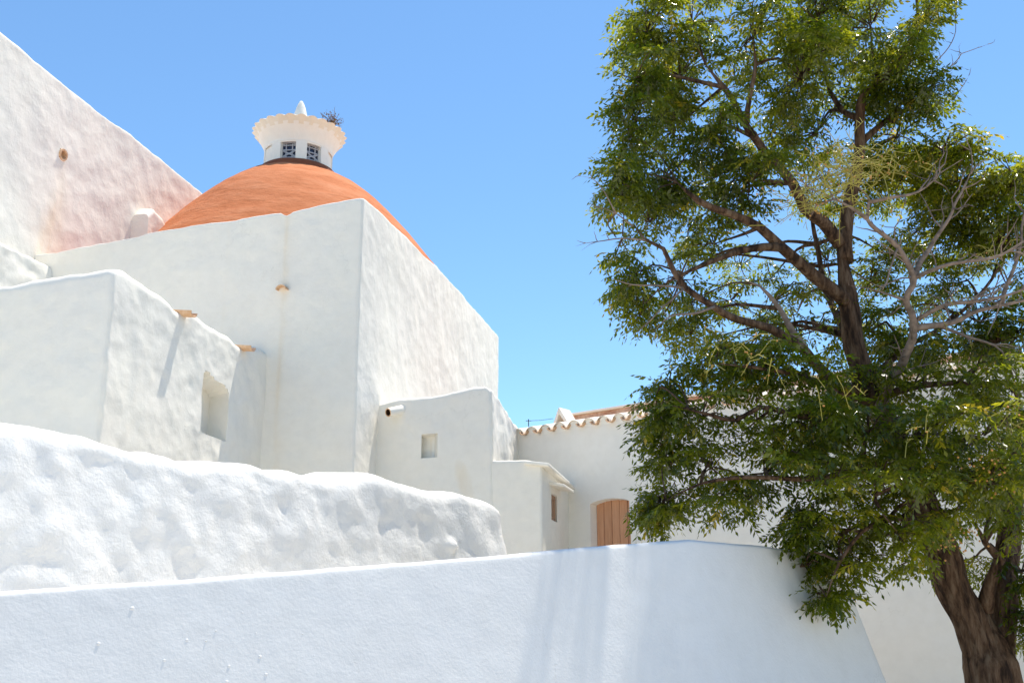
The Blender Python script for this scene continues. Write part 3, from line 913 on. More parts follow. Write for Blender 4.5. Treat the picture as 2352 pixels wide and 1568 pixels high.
for i in range(-1, ntile):
    for kind, me in (('channel_tile', me_d), ('cover_tile', me_c), ('mortar_plug', me_m)):
        o = bpy.data.objects.new(kind, me); COL.objects.link(o); o.parent = house
        off = Vector((nh_[0], nh_[1], 0)) * {'channel_tile': .10, 'cover_tile': .045, 'mortar_plug': .012}[kind]
        p = hb + x3 * (pit * (i + (1.0 if kind == 'channel_tile' else .5)) + rr_.gauss(0, .006)) + off + Vector((0, 0, .035 if kind == 'channel_tile' else .005))
        tw = rr_.gauss(0, .03) if kind != 'mortar_plug' else 0
        xx = (x3 + up3 * tw).normalized(); yy = (up3 - x3 * tw).normalized()
        o.matrix_parent_inverse = Matrix.Translation(-Vector(house.location))
        o.matrix_basis = frame_mat(p, xx, yy, z3)
mb = MB()
a = hb - x3 * 1.2 - Vector((nh_[0], nh_[1], 0)) * .12 + Vector((0, 0, .07)); b = hb + x3 * HL - Vector((nh_[0], nh_[1], 0)) * .12 + Vector((0, 0, .07))
mb.add([a, b, b + up3 * 3.6, a + up3 * 3.6, a - Vector((0, 0, .05)), b - Vector((0, 0, .05)), b + up3 * 3.6 - Vector((0, 0, .05)), a + up3 * 3.6 - Vector((0, 0, .05))],
       [(0, 1, 2, 3), (7, 6, 5, 4), (0, 4, 5, 1), (1, 5, 6, 2), (2, 6, 7, 3), (3, 7, 4, 0)])
mb.build('roof', M_TILE, house)
# back wall so the house closes
# chimney: two leaning slabs on a little base
def rp(u, v, back_):
    s, z = on(h0 - nh_ * back_, dh, u, v); q = h0 - nh_ * back_ + dh * s; return Vector((q[0], q[1], z))
cb = .55
pl = rp(1270, 972, cb); prt = rp(1306, 968, cb); pt = rp(1284, 937, cb)
dep = Vector((-nh_[0], -nh_[1], 0)) * .30
wv = (prt - pl); wv.z = 0; wu = wv.normalized()
zb0 = min(pl.z, prt.z) - .02
mb = MB()
mb.box(Vector((pl.x, pl.y, zb0 - .35)), wv, dep, Vector((0, 0, .35)))
chim = bevel(mb.build('chimney', M_SIDE, house), .015)
Wc = wv.length; axx = (Vector((pt.x, pt.y, 0)) - Vector((pl.x, pl.y, 0))).dot(wu); Hc = pt.z - zb0 + .02
for poly, dd in (([(-.01, -.02), (axx, Hc), (axx, Hc - .12), (.05, -.02)], 1.06), ([(Wc + .01, -.02), (axx + .004, Hc - .004), (axx + .004, Hc - .12), (Wc - .05, -.02)], 1.02)):
    V = [Vector((pl.x, pl.y, zb0)) + wu * x_ + Vector((0, 0, z_)) + dep * e_ for e_ in (-.04, dd) for x_, z_ in poly]
    me = mesh('chimney_slab', V, [(0, 1, 2, 3), (7, 6, 5, 4)] + [(i, 4 + i, 4 + (i + 1) % 4, (i + 1) % 4) for i in range(4)])
    bevel(link('chimney_slab', me, M_SIDE, chim), .008)
# raised roof edge behind: white cap over a brick band
bk = 1.5
ra = rp(1304, 962, bk); rb = rp(1452, 943, bk)
rb = rb + (rb - ra).normalized() * 6; rb.z = ra.z = ra.z + .07
rb.z = ra.z + .0
dirr = (rb - ra)
inw = Vector((-nh_[0], -nh_[1], 0))
mb = MB(); mb.box(ra - Vector((0, 0, .62)), dirr, inw * .4, Vector((0, 0, .50))); mb.build('upper_wall', M_HOUSE, house)
mb = MB(); mb.box(ra - inw * .05 - Vector((0, 0, .118)), dirr, inw * .5, Vector((0, 0, .075))); mb.build('brick_band', M_BRICK, house)
mb = MB(); mb.box(ra - inw * .10 - Vector((0, 0, .04)), dirr + dirr.normalized() * .05, inw * .6, Vector((0, 0, .045))); bevel(mb.build('wall_cap', M_SIDE, house), .012)
# cable over the house roof
ca = at(1214, 966, 18.0); cb_ = at(1270, 961, 17.6)
mb = MB(); mid = (ca + cb_) / 2 - Vector((0, 0, .01))
mb.tube([ca - Vector((0, 0, .10)), ca + Vector((0, 0, .03))], .008, 6); mb.tube([ca, mid, cb_], .004, 5); mb.tube([ca - Vector((.05, 0, .0)), ca + Vector((.05, 0, 0))], .006, 5)
tag(mb.build('roof_cable', M_CABLE), 'thin dark cable on a small bracket above the tiled eave', 'cable')

# ------------------------------------------------------------------ tree
TY = 9.2
tb = at(2285, 1566, TY)
base = Vector((tb.x + .02, TY, 0.0))
tree = empty('chinaberry_tree', base, 'tall leafy tree with forked furrowed trunk and bare grey branches', 'tree')
def px(l): return [at(u, v, y) for u, v, y in l]
LIMBS = []          # sampled points for attaching foliage: (pos, radius)
def limb(name, pts, r0, r1, n=9, step=.12, mat=None, ridge=0.0, parent=tree, world_pts=False, wob=.012, prof=None):
    P = pts if world_pts else px(pts)
    c = catmull(P, step); m = len(c)
    c = [p + Vector((fbm(p.x * 3, p.y * 3, p.z * 3, 2), fbm(p.z * 3, p.x * 3, p.y * 3 + 9, 2), 0)) * wob for p in c]
    rad = [(r0 + (r1 - r0) * (i / (m - 1)) ** .85) * min(1, .25 + 1.6 * (m - 1 - i) / max(4, m * .25)) for i in range(m)]
    if prof: rad = [float(np.interp(i / (m - 1), [q[0] for q in prof], [q[1] for q in prof])) for i in range(m)]
    mb = MB(); mb.tube(c, rad, n, True, ridge)
    LIMBS.extend([(c[i], rad[i]) for i in range(0, m, 2)])
    return mb.build(name, mat or M_BARK, parent, True)
PXM = TY / FPX * .98
# trunk and stems
limb('trunk', [base - Vector((0, 0, .15)), base + Vector((0, 0, .5)), at(2280, 1566, TY), at(2268, 1500, TY + .02), at(2255, 1420, TY + .06)], .34, .09, 44, .05, ridge=.10, world_pts=True, prof=[(0, .36), (.15, .29), (.55, .235), (.80, .22), (.92, .16), (1, .07)])
limb('stem', [(2272, 1600, TY), (2262, 1520, TY), (2232, 1430, TY), (2190, 1350, TY), (2160, 1260, TY), (2120, 1160, TY + .1), (2060, 1020, TY + .2), (1995, 890, TY + .2), (1967, 810, TY + .2), (1950, 720, TY + .2), (1940, 640, TY + .2), (1927, 555, TY + .2)], .165, .075, 32, .05, ridge=.15)
limb('stem', [(2288, 1600, TY + .05), (2292, 1530, TY + .05), (2300, 1440, TY + .1), (2306, 1340, TY + .15), (2318, 1220, TY + .3), (2330, 1080, TY + .5), (2345, 930, TY + .8)], .14, .06, 24, .06, ridge=.15)
limb('limb', [(2262, 1400, TY), (2275, 1335, TY - .1), (2296, 1285, TY - .15), (2262, 1245, TY - .2), (2240, 1200, TY - .3)], .075, .03, 14, ridge=.05)
limb('limb', [(2294, 1290, TY - .15), (2312, 1255, TY - .1), (2330, 1200, TY - .1)], .045, .025, 10)
limb('limb', [(1942, 600, TY + .2), (1940, 540, TY + .25), (1948, 480, TY + .3), (1965, 400, TY + .3), (1974, 329, TY + .3), (1974, 274, TY + .3), (1982, 219, TY + .25), (2016, 190, TY + .2), (2060, 150, TY + .2), (2123, 46, TY + .3)], .075, .028, 16, ridge=.06)
limb('limb', [(1930, 560, TY + .2), (1890, 510, TY + .1), (1848, 478, TY), (1820, 420, TY - .1), (1756, 346, TY - .2), (1715, 290, TY - .3), (1680, 225, TY - .3), (1620, 150, TY - .3)], .068, .022, 14, ridge=.06)
limb('limb', [(1715, 290, TY - .3), (1722, 220, TY - .4), (1735, 150, TY - .4), (1728, 90, TY - .4)], .03, .012, 8)
limb('limb', [(1948, 700, TY + .2), (1926, 677, TY + .1), (1868, 631, TY), (1790, 564, TY - .2), (1745, 522, TY - .3), (1674, 490, TY - .4), (1604, 462, TY - .5), (1555, 420, TY - .5)], .075, .022, 16, ridge=.06)
limb('limb', [(1795, 568, TY - .2), (1750, 568, TY - .4), (1703, 576, TY - .5), (1639, 598, TY - .6), (1569, 628, TY - .7), (1530, 640, TY - .8)], .045, .014, 10)
limb('limb', [(2000, 920, TY + .2), (1930, 890, TY), (1866, 828, TY - .4), (1829, 789, TY - .6), (1762, 751, TY - .8), (1692, 733, TY - .9), (1639, 705, TY - 1), (1576, 662, TY - 1), (1548, 624, TY - 1), (1523, 571, TY - 1), (1481, 550, TY - 1), (1456, 518, TY - 1)], .062, .018, 14, ridge=.06)
limb('limb', [(1866, 828, TY - .4), (1822, 764, TY - .5), (1791, 708, TY - .5), (1745, 656, TY - .5), (1700, 640, TY - .5)], .038, .012, 9, mat=M_DEAD)
limb('limb', [(1958, 800, TY + .3), (1930, 760, TY + .6), (1880, 752, TY + 1), (1830, 760, TY + 1.3)], .045, .02, 9)
limb('limb', [(1955, 790, TY + .3), (1920, 720, TY + .9), (1895, 660, TY + 1.2), (1875, 560, TY + 1.4), (1860, 470, TY + 1.5)], .05, .02, 9)
limb('limb', [(1974, 330, TY + .3), (2020, 290, TY + .5), (2060, 262, TY + .6), (2130, 240, TY + .7), (2190, 260, TY + .7)], .04, .012, 9)
limb('limb', [(1974, 274, TY + .3), (1940, 258, TY + .5), (1909, 213, TY + .6), (1890, 140, TY + .6), (1880, 50, TY + .5)], .035, .012, 9)
limb('limb', [(2066, 1030, TY + .2), (1960, 975, TY - .4), (1840, 955, TY - .9), (1745, 935, TY - 1.1), (1690, 965, TY - 1.1), (1620, 950, TY - 1.1), (1540, 930, TY - .9)], .05, .012)
limb('limb', [(2090, 1090, TY + .15), (1980, 1085, TY - .6), (1850, 1100, TY - 1.1), (1720, 1095, TY - 1.2), (1610, 1110, TY - 1), (1530, 1150, TY - .8)], .045, .01)
limb('limb', [(2150, 1240, TY), (2070, 1190, TY - .6), (1980, 1220, TY - 1.2), (1930, 1290, TY - 1.3), (1900, 1370, TY - 1.35)], .04, .008)
limb('limb', [(2120, 1160, TY + .1), (2160, 1090, TY - .5), (2190, 1020, TY - 1.0), (2260, 990, TY - 1.1)], .045, .012)
limb('limb', [(2010, 920, TY + .2), (2090, 890, TY - .1), (2200, 880, TY - .3), (2320, 895, TY - .2)], .045, .012)
limb('limb', [(2000, 900, TY + .2), (1900, 880, TY - .6), (1780, 850, TY - 1.1), (1650, 835, TY - .9)], .04, .012)
limb('limb', [(2090, 1090, TY + .15), (2030, 1100, TY - .7), (2010, 1150, TY - 1.2), (2060, 1220, TY - 1.3)], .04, .01)
limb('limb', [(1990, 880, TY + .2), (2080, 800, TY + .8), (2180, 740, TY + 1.2), (2280, 640, TY + 1.2), (2320, 540, TY + 1.0)], .04, .012)
# grey bare limbs on the right
dead = [
    ([(2010, 960, TY + .1), (2073, 831, TY - .3), (2104, 754, TY - .5), (2082, 691, TY - .6), (2104, 638, TY - .7), (2062, 568, TY - .8), (2020, 533, TY - .9), (1988, 504, TY - 1), (1992, 459, TY - 1), (1960, 420, TY - 1.05)], .07, .014),
    ([(1988, 500, TY - 1), (1950, 478, TY - 1.1), (1914, 459, TY - 1.1), (1880, 440, TY - 1.15)], .024, .006),
    ([(1992, 465, TY - 1), (2050, 455, TY - 1.1), (2110, 440, TY - 1.1), (2160, 400, TY - 1)], .024, .006),
    ([(2104, 638, TY - .7), (2132, 568, TY - .6), (2178, 504, TY - .6), (2199, 455, TY - .6), (2230, 400, TY - .5)], .038, .008),
    ([(2104, 754, TY - .5), (2185, 740, TY - .4), (2238, 715, TY - .4), (2310, 700, TY - .3), (2390, 680, TY - .3)], .045, .012),
    ([(2110, 735, TY - .5), (2170, 700, TY - .6), (2250, 690, TY - .6), (2330, 672, TY - .5), (2400, 640, TY - .5)], .03, .01),
    ([(2104, 640, TY - .7), (2170, 610, TY - .8), (2230, 600, TY - .8), (2300, 585, TY - .8), (2380, 540, TY - .7)], .028, .008),
    ([(2300, 700, TY - .3), (2330, 600, TY - .3), (2345, 520, TY - .3), (2360, 460, TY - .3)], .03, .008),
    ([(2062, 568, TY - .8), (2045, 620, TY - .9), (2030, 660, TY - .9), (1990, 640, TY - .9)], .014, .005),
    ([(2082, 691, TY - .6), (2030, 672, TY - .7), (1985, 660, TY - .7), (1950, 655, TY - .7)], .018, .005),
    ([(2150, 745, TY - .4), (2220, 775, TY - .4), (2280, 795, TY - .4), (2320, 840, TY - .4)], .024, .008),
    ([(1480, 552, TY - 1), (1430, 548, TY - 1.05), (1372, 554, TY - 1.1), (1345, 558, TY - 1.1), (1321, 567, TY - 1.1)], .012, .003),
    ([(1372, 554, TY - 1.1), (1352, 562, TY - 1.12), (1332, 578, TY - 1.12)], .005, .002),
    ([(1456, 520, TY - 1), (1414, 491, TY - 1), (1376, 477, TY - 1), (1352, 470, TY - 1)], .010, .003),
    ([(1380, 480, TY - 1), (1362, 490, TY - 1), (1343, 494, TY - 1)], .005, .002),
    ([(1414, 491, TY - 1), (1385, 440, TY - 1), (1360, 408, TY - 1), (1333, 404, TY - 1)], .010, .003),
    ([(1576, 662, TY - 1), (1530, 700, TY - 1.1), (1478, 746, TY - 1.1), (1439, 777, TY - 1.1)], .014, .003),
    ([(1576, 662, TY - 1), (1510, 655, TY - 1.1), (1450, 655, TY - 1.1), (1400, 640, TY - 1.1)], .014, .004),
    ([(1640, 705, TY - 1), (1600, 720, TY - 1.2), (1540, 725, TY - 1.3), (1500, 760, TY - 1.3)], .018, .005),
    ([(2117, 232, TY + .6), (2153, 183, TY + .6), (2199, 137, TY + .6), (2208, 122, TY + .6), (2269, 102, TY + .6)], .013, .003),
    ([(2205, 125, TY + .6), (2200, 108, TY + .6), (2204, 96, TY + .6)], .005, .002),
    ([(2125, 250, TY + .6), (2184, 228, TY + .6), (2214, 195, TY + .6), (2225, 174, TY + .6)], .011, .003),
    ([(2184, 228, TY + .6), (2192, 205, TY + .6), (2178, 190, TY + .6)], .006, .002),
    ([(2117, 240, TY + .6), (2135, 171, TY + .6), (2184, 98, TY + .6), (2196, 18, TY + .6)], .013, .003),
    ([(2162, 190, TY + .6), (2170, 215, TY + .6), (2180, 232, TY + .6)], .006, .003),
    ([(2300, 420, TY), (2320, 395, TY), (2336, 388, TY)], .004, .002),
]
for pts, a, b in dead:
    limb('dead_branch' if a < .05 else 'dead_limb', pts, a * .74, b * .8, 10 if a > .02 else 6, .06, mat=M_DEAD, wob=.03)
# fine bare twigs off the dead branches (uncountable)
rr_ = random.Random(17)
tw = MB()
for pts, a, b in dead:
    if a < .009: continue
    c = catmull(px(pts), .10)
    for i in range(2, len(c)):
        for _rep in range(2 if a > .02 else 1):
            if rr_.random() > .62: continue
            p = c[i]; t = (c[i] - c[i - 1]).normalized()
            d = (t * rr_.uniform(.2, .9) + Vector((rr_.gauss(0, .6), rr_.gauss(0, .5), rr_.gauss(.12, .6)))).normalized()
            L = rr_.uniform(.10, .5) * (1 if a > .02 else .3); q0 = p; pl_ = [p]; 
            for kx in range(4):
                d = (d + Vector((rr_.gauss(0, .28), rr_.gauss(0, .28), rr_.gauss(.03, .28)))).normalized()
                q0 = q0 + d * L / 4; pl_.append(q0)
            r0 = .008 if a > .02 else .004
            tw.tube(pl_, [r0, r0 * .85, r0 * .7, r0 * .5, r0 * .3], 5, False)
            if rr_.random() < .6 and a > .02:
                d2 = (d + Vector((rr_.gauss(0, .7), rr_.gauss(0, .7), rr_.gauss(0, .7)))).normalized()
                tw.tube([pl_[2], pl_[2] + d2 * L * .25, pl_[2] + d2 * L * .45 + Vector((0, 0, .02))], [r0 * .6, r0 * .45, r0 * .3], 4, False)
o = tw.build('bare_twigs', M_DEAD, tree, True); o['kind'] = 'stuff'

CSH = 0.56            # the left part of the crown hangs a little further back
# foliage: clumps of rosettes of pinnate leaves at twig ends
CL = [
 # u, v, Y, ru, rv, rY, tips
 (1470, 80, 8.6, 85, 75, .8, 24), (1590, 50, 9.5, 110, 70, 1, 26), (1730, 80, 8.5, 105, 80, .9, 26), (1870, 50, 9.5, 105, 75, 1, 26), (2000, 60, 8.6, 105, 75, 1, 26), (2110, 60, 9.2, 65, 75, .8, 18),
 (1500, -70, 9, 110, 60, 1, 14), (1680, -80, 9, 110, 60, 1, 14), (1860, -90, 9, 110, 60, 1, 14), (2040, -80, 9, 110, 60, 1, 14), (2190, -25, 9.3, 65, 22, .6, 6), (1800, -190, 9.2, 220, 70, 1.2, 20),
 (1445, 185, 8.2, 55, 50, .6, 14), (1560, 175, 9, 85, 60, .9, 18), (1690, 195, 9.6, 85, 70, .9, 18), (1840, 180, 8.6, 90, 70, .9, 20), (1950, 150, 10, 85, 60, 1, 16), (2050, 180, 9, 75, 70, .8, 18), (2110, 225, 9.2, 50, 50, .6, 10),
 (1435, 305, 8.5, 60, 65, .7, 17), (1545, 300, 9.4, 85, 60, .9, 18), (1645, 310, 8.4, 75, 65, .7, 15), (1770, 300, 10, 75, 60, 1, 13), (1880, 300, 9.8, 75, 60, .9, 13), (2060, 310, 9.7, 90, 55, .9, 18), (2165, 345, 9.4, 70, 40, .7, 12), (2215, 345, 9.2, 35, 18, .4, 5),
 (1415, 420, 8.3, 45, 60, .6, 13), (1520, 420, 9, 85, 55, .8, 17), (1635, 410, 9.5, 75, 55, .8, 14), (1725, 420, 8.6, 65, 65, .8, 15), (1860, 420, 10.6, 65, 50, .8, 8), (2070, 410, 10.2, 95, 50, .9, 14), (2200, 420, 9.8, 95, 38, .8, 14), (2320, 435, 9.6, 70, 45, .8, 12), (2360, 400, 9.8, 40, 20, .6, 5),
 (1640, 560, 9.2, 70, 50, .8, 9), (1560, 640, 9.3, 70, 50, .8, 8), (1680, 690, 9.8, 80, 50, .8, 8), (1780, 690, 10.2, 70, 60, .8, 7), (1870, 760, 9.6, 70, 50, .8, 9), (1740, 770, 9.2, 90, 40, .7, 10), (1900, 600, 10.6, 60, 60, .7, 6), (1990, 760, 9.8, 60, 50, .7, 9), (2090, 800, 9.6, 80, 40, .8, 9), (2000, 650, 10.6, 60, 60, .7, 8), (2120, 520, 10.4, 70, 60, .8, 10), (2250, 740, 10.2, 70, 50, .8, 9), (1590, 760, 9.0, 60, 35, .6, 7), (1960, 440, 10.4, 60, 60, .8, 8), (2250, 480, 10.2, 80, 50, .8, 9), (2340, 520, 10.2, 50, 60, .8, 8), (2345, 760, 9.8, 40, 60, .7, 7),
 (1415, 545, 8.5, 38, 65, .5, 10), (1490, 510, 9, 60, 50, .7, 11), (1600, 505, 9.5, 60, 35, .7, 7), (1590, 580, 10, 60, 30, .7, 3), (2040, 590, 10.6, 60, 70, .7, 10), (2190, 550, 10.6, 80, 55, .8, 10), (2300, 550, 10.2, 70, 60, .8, 11),
 (1440, 645, 8.5, 42, 50, .5, 9), (1520, 730, 8.8, 50, 30, .5, 6), (1480, 700, 8.5, 40, 30, .5, 5), (1700, 610, 10.8, 60, 40, .7, 3), (1770, 640, 11, 60, 50, .7, 3), (1590, 690, 9, 60, 30, .5, 3), (1650, 770, 9.4, 70, 25, .6, 5), (1830, 720, 11.2, 70, 50, .7, 5), (2050, 720, 11, 60, 60, .7, 8), (2180, 660, 10.8, 70, 45, .8, 6), (2310, 650, 10.6, 60, 45, .8, 6), (2290, 785, 10, 65, 45, .8, 8), (2180, 800, 10.3, 70, 40, .8, 8),
 (1535, 895, 8.5, 60, 55, .7, 15), (1640, 830, 8.4, 75, 45, .7, 16), (1750, 850, 8, 85, 55, .8, 18), (1860, 890, 8, 85, 55, .8, 18), (1980, 890, 9, 85, 45, .8, 16), (2100, 880, 8.9, 95, 50, .8, 18), (2220, 880, 8.9, 85, 50, .8, 16), (2325, 900, 9, 55, 65, .8, 13),
 (1505, 970, 8.5, 38, 55, .5, 11), (1610, 955, 8.1, 85, 65, .8, 18), (1735, 965, 7.8, 85, 70, .8, 18), (1865, 985, 7.8, 85, 70, .8, 18), (1995, 1000, 8, 95, 70, .9, 19), (2125, 1000, 8, 95, 70, .9, 19), (2255, 1000, 8, 85, 70, .9, 18), (2345, 1020, 8.6, 45, 70, .8, 10), (1930, 960, 9.5, 120, 60, .8, 14), (2200, 950, 9.8, 130, 60, .8, 14),
 (1535, 1060, 8.5, 38, 38, .5, 8), (1635, 1070, 8, 80, 60, .7, 15), (1755, 1085, 7.8, 80, 60, .8, 16), (1880, 1105, 7.6, 85, 70, .8, 18), (2010, 1115, 7.8, 95, 70, .9, 19), (2140, 1115, 7.9, 85, 65, .8, 17), (2260, 1110, 8.1, 85, 65, .9, 17), (2345, 1140, 8.6, 40, 70, .8, 9), (1980, 1080, 9.3, 120, 60, .7, 13), (2200, 1090, 9.8, 130, 60, .7, 13),
 (1520, 1160, 8.5, 42, 50, .5, 12), (1625, 1160, 8, 55, 45, .6, 10), (1720, 1145, 8, 65, 38, .6, 9), (1850, 1200, 7.8, 50, 50, .6, 10), (1945, 1220, 7.8, 70, 60, .7, 14), (2060, 1225, 7.9, 65, 45, .7, 11), (2190, 1195, 8.2, 60, 30, .6, 8), (2325, 1210, 8.7, 45, 45, .6, 8), (2120, 1200, 10, 60, 40, .6, 8),
 (1850, 1300, 7.9, 40, 28, .45, 6), (1905, 1375, 7.8, 30, 32, .35, 5), (1945, 1305, 7.9, 50, 45, .5, 9), (2045, 1280, 8.1, 50, 28, .5, 6), (2230, 1290, 9.9, 45, 40, .5, 7), (2345, 1310, 9, 35, 50, .5, 8), (2362, 1440, 9.2, 26, 60, .4, 7), (2100, 1285, 8.4, 30, 20, .4, 4),
]
LP = np.array([p[:] for p, r in LIMBS]); 
rr_ = random.Random(23)
twm = MB()
tips = []
for (u, v, Y, ru, rv, ry, n) in CL:
    Y += CSH * (1 - sstep(1850, 2250, u))
    c = at(u, v, Y); sx_ = ru * Y / FPX; sz_ = rv * Y / FPX
    dist = np.linalg.norm(LP - np.array(c[:]), axis=1) + np.maximum(0, LP[:, 2] - c.z) * 1.5
    j = int(np.argmin(dist)); a = Vector(LP[j]); ra_ = min(.020, LIMBS[j][1] * .8)
    m1 = a.lerp(c, .5) + Vector((rr_.gauss(0, .06), rr_.gauss(0, .06), .10 + rr_.gauss(0, .05)))
    pts = catmull([a, m1, c], .12)
    twm.tube(pts, [max(.005, ra_ * (1 - i / len(pts)) + .003) for i in range(len(pts))], 6, False)
    n = max(2, int(n * ((1.3 if u > 1800 else 1.04) if v < 800 else 1.1) * rr_.choice((.45, .75, 1.0, 1.25, 1.5)) * (1.3 if u > 2010 and 320 < v < 820 else 1) + .5)); ru *= .88 if v < 800 else .92; sx_ = ru * Y / FPX; rv *= .9; sz_ = rv * Y / FPX
    if u < 1480 and v < 760: c = c + Vector((.06, 0, 0))
    for _ in range(n):
        while True:
            e = Vector((rr_.uniform(-1, 1), rr_.uniform(-1, 1), rr_.uniform(-1, 1)))
            if .12 < e.length < 1: break
        e = e * (e.length ** -.35)
        p = c + Vector((e.x * sx_, e.y * ry, e.z * sz_))
        mid = c.lerp(p, .55) + Vector((rr_.gauss(0, .04), rr_.gauss(0, .04), rr_.gauss(.05, .04)))
        twm.tube([c + Vector((e.x * sx_, e.y * ry, e.z * sz_)) * .08, mid, p], [.008, .006, .0035], 4, False)
        tips.append((p, (p - mid).normalized(), (u, v)))
o = twm.build('leafy_twigs', M_BARK, tree, True); o['kind'] = 'stuff'

def leaf_geom(rs, L, nl):
    """one pinnate leaf along +X, drooping towards -Z: list of (base, tip, side) leaflets plus rachis points"""
    leaf = []
    k_ = rs.uniform(.35, .9)
    def rp_(t): return np.array([L * t * (1 - .18 * k_ * t), 0, -L * k_ * t * t * .55])
    for i in range(nl):
        t = .22 + .78 * i / (nl - 1)
        b = rp_(t); ll = L * .27 * (1 - .35 * abs(t - .55)) * rs.uniform(.85, 1.15)
        for sd_ in (-1, 1):
            if i == nl - 1 and sd_ == 1: continue
            if i == nl - 1: d = np.array([1, 0, -.5 - k_])
            else: d = np.array([.55 + rs.normal(0, .25), sd_ * (.75 + rs.normal(0, .22)), -.40 + rs.normal(0, .35) - .3 * k_])
            d = d / np.linalg.norm(d)
            w = np.cross(d, np.array([rs.normal(0, .25), rs.normal(0, .25), 1])); w /= np.linalg.norm(w)
            nrm = np.cross(w, d)
            leaf.append((b, b + d * ll * .48 + w * ll * .21 - nrm * ll * .05, b + d * ll, b + d * ll * .48 - w * ll * .21 - nrm * ll * .05, b + d * ll * .45 + nrm * ll * .02))
    rach = [rp_(t) for t in (0, .35, .7, 1.0)]
    return leaf, rach
def leaf_arrays(rs, L, nl):
    lf, rach = leaf_geom(rs, L, nl)
    V = []; F = []
    for (b, l, t, r_, m) in lf:
        q = len(V); V += [b, l, t, r_]
        F += [(q, q + 1, q + 2), (q, q + 2, q + 3)]
    rw = L * .008
    for i in range(3):
        q = len(V); a, b = rach[i], rach[i + 1]
        V += [a + [0, rw, 0], a - [0, rw, 0], b + [0, -rw * .7, 0], b + [0, rw * .7, 0]]
        F += [(q, q + 1, q + 2), (q, q + 2, q + 3)]
    return np.array(V), np.array(F)
rs = np.random.default_rng(5)
VARS = [leaf_arrays(rs, 1.0, rs.integers(5, 7)) for _ in range(14)]
allV = []; allF = []; allS = []; nb = 0
singles = []
for (p, d, (cu, cv)) in tips:
    ncl = rr_.randint(9, 13)
    clump_tone = .36 + .30 * fbm(p.x * .9, p.y * .9, p.z * .9, 2) + rr_.gauss(0, .07)
    for i in range(ncl):
        a = 2 * math.pi * (i + rr_.random()) / ncl
        t = (Vector((math.cos(a), math.sin(a), rr_.uniform(-.35, .55))) + d * .45).normalized()
        x = np.array(t[:]); zz = np.array([0, 0, 1.0]); zz = zz - x * x.dot(zz); zz /= np.linalg.norm(zz); y = np.cross(zz, x)
        roll = rr_.gauss(0, .35); cr, sr = math.cos(roll), math.sin(roll)
        y2 = y * cr + zz * sr; z2 = zz * cr - y * sr
        L = rr_.uniform(.16, .29)
        Vv, Fv = VARS[rr_.randrange(len(VARS))]
        tone = clump_tone + rr_.gauss(0, .09)
        if rr_.random() < .035: tone = rr_.uniform(.86, 1.0)
        st = p - d * rr_.uniform(0, .06)
        M = np.stack([x, y2, z2], 1) * L
        W = Vv @ M.T + np.array(st[:])
        if len(singles) < 300 and rr_.random() < .10 and (Vector(st) - cam.location).length < 9.2:
            singles.append((st, x, y2, z2, L, rr_.randrange(6), tone)); continue
        allV.append(W); allF.append(Fv + nb); nb += len(W)
        allS.append(np.clip(tone + rs.normal(0, .05, len(W) // 4).repeat(4)[:len(W)] if len(W) % 4 == 0 else np.full(len(W), tone), 0.0, 1.0))
allV = np.concatenate(allV); allF = np.concatenate(allF); allS = np.concatenate(allS)
me = bpy.data.meshes.new('crown')
me.vertices.add(len(allV)); me.vertices.foreach_set('co', allV.astype(np.float32).ravel())
me.loops.add(len(allF) * 3); me.loops.foreach_set('vertex_index', allF.astype(np.int32).ravel())
me.polygons.add(len(allF)); me.polygons.foreach_set('loop_start', np.arange(0, len(allF) * 3, 3, dtype=np.int32))
me.update(calc_edges=True); me.validate()
a = me.attributes.new('stain', 'FLOAT', 'POINT'); a.data.foreach_set('value', allS.astype(np.float32))
crown = link('crown', me, M_LEAF, tree); crown['kind'] = 'stuff'
lm = []
for kx in range(6):
    Vv, Fv = VARS[kx]
    tone = (.25, .35, .42, .5, .6, .9)[kx]
    m_ = mesh('leaf', Vv, Fv, attr=np.full(len(Vv), tone)); m_.materials.append(M_LEAF); lm.append(m_)
for (st, x, y2, z2, L, kx, tone) in singles:
    o = bpy.data.objects.new('leaf', lm[kx if tone < .85 else 5]); COL.objects.link(o); o.parent = tree
    o.matrix_parent_inverse = Matrix.Translation(-Vector(tree.location))
    o.matrix_basis = frame_mat(st, x * L, y2 * L, z2 * L)
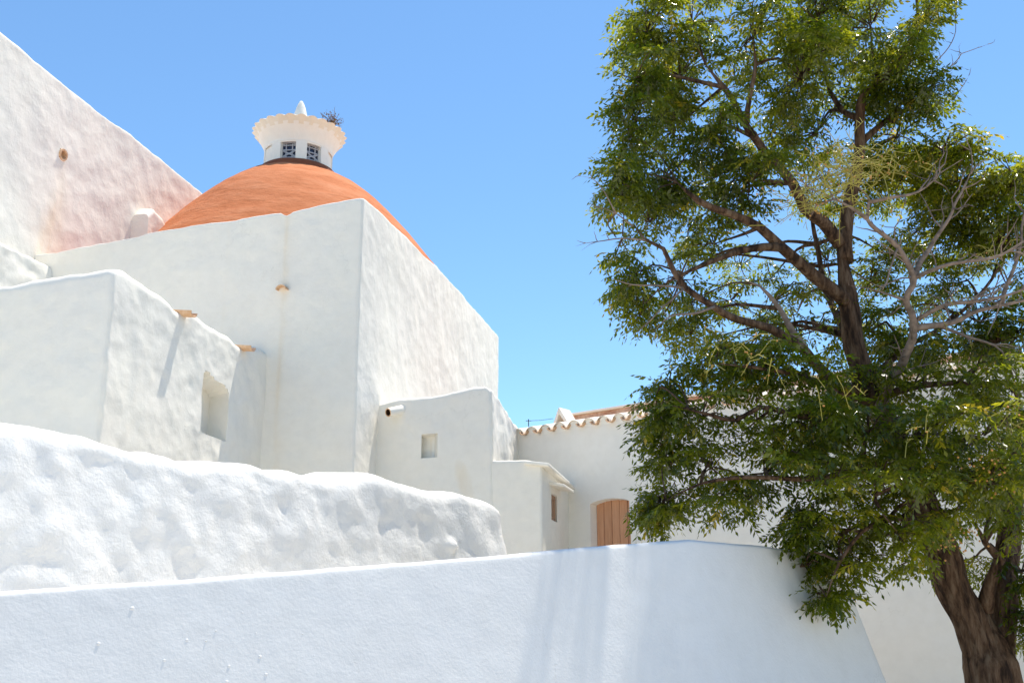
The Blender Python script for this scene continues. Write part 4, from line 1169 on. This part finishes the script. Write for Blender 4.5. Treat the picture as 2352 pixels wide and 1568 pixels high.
# fruit stalks and berries
st = MB(); be = MB()
ico_v = []; phi = (1 + 5 ** .5) / 2
for s1 in (-1, 1):
    for s2 in (-phi, phi): ico_v += [(0, s1, s2), (s1, s2, 0), (s2, 0, s1)]
import bmesh
bm = bmesh.new(); bmesh.ops.create_icosphere(bm, subdivisions=1, radius=1); IV = [v.co.copy() for v in bm.verts]; IF = [tuple(v.index for v in f.verts) for f in bm.faces]; bm.free()
def berry(p, r_): be.add([p + q * r_ for q in IV], IF)
def panicle(u, v, Y, n, spread, L, yel=True):
    c = at(u, v, Y)
    for _ in range(n):
        d = Vector((rr_.gauss(0, 1) * spread[0], rr_.gauss(0, .6), rr_.gauss(0, 1) * spread[1])).normalized()
        b = c + Vector((rr_.gauss(0, .10), rr_.gauss(0, .12), rr_.gauss(0, .06)))
        l = L * rr_.uniform(.5, 1.2); m_ = b + d * l * .5 + Vector((0, 0, .02)); e = b + d * l + Vector((0, 0, rr_.gauss(-.02, .04)))
        st.tube([b, m_, e], [.0035, .003, .002], 4, False)
        for kx in range(3):
            q = m_.lerp(e, rr_.random()); d2 = (d + Vector((rr_.gauss(0, .7), rr_.gauss(0, .7), rr_.gauss(0, .7)))).normalized() * l * .22
            st.tube([q, q + d2 * .6 + Vector((0, 0, .004)), q + d2], [.0025, .002, .0015], 4, False)
            if rr_.random() < .25: berry(q + d2, rr_.uniform(.007, .010))
for (u, v, Y, n) in ((1895, 400, 8.0, 34), (1950, 380, 8.0, 30), (1860, 450, 8.0, 26), (1920, 440, 8.05, 22), (2000, 420, 8.2, 14), (1980, 360, 8.1, 14), (2040, 400, 8.2, 10), (1830, 470, 8.1, 12)):
    panicle(u, v, Y, n, (1.1, .55), .30)
for (u, v, Y, n) in ((1690, 800, 7.7, 9), (1740, 830, 7.5, 7), (2290, 965, 7.4, 8), (2335, 1000, 7.8, 9), (2290, 590, 9, 14), (2160, 760, 8.8, 8), (1900, 890, 7.4, 4), (2060, 1010, 7.3, 4), (2120, 380, 9, 6)):
    panicle(u, v, Y, n, (1.0, .7), .20)
for (u, v, Y, n) in ((2210, 1225, 7.9, 26), (2190, 1250, 7.9, 20), (2260, 1060, 7.3, 12), (2290, 1090, 7.4, 12), (2320, 1130, 7.6, 10)):
    c = at(u, v, Y)
    for _ in range(n): berry(c + Vector((rr_.gauss(0, .07), rr_.gauss(0, .07), rr_.gauss(0, .05))), rr_.uniform(.007, .010))
o = st.build('fruit_stalks', M_STALK, tree, True); o['kind'] = 'stuff'
o = be.build('berries', M_BERRY, tree, True); o['kind'] = 'stuff'
print('TIPS', len(tips), 'LEAF TRIS', len(allF), 'SINGLE', len(singles))
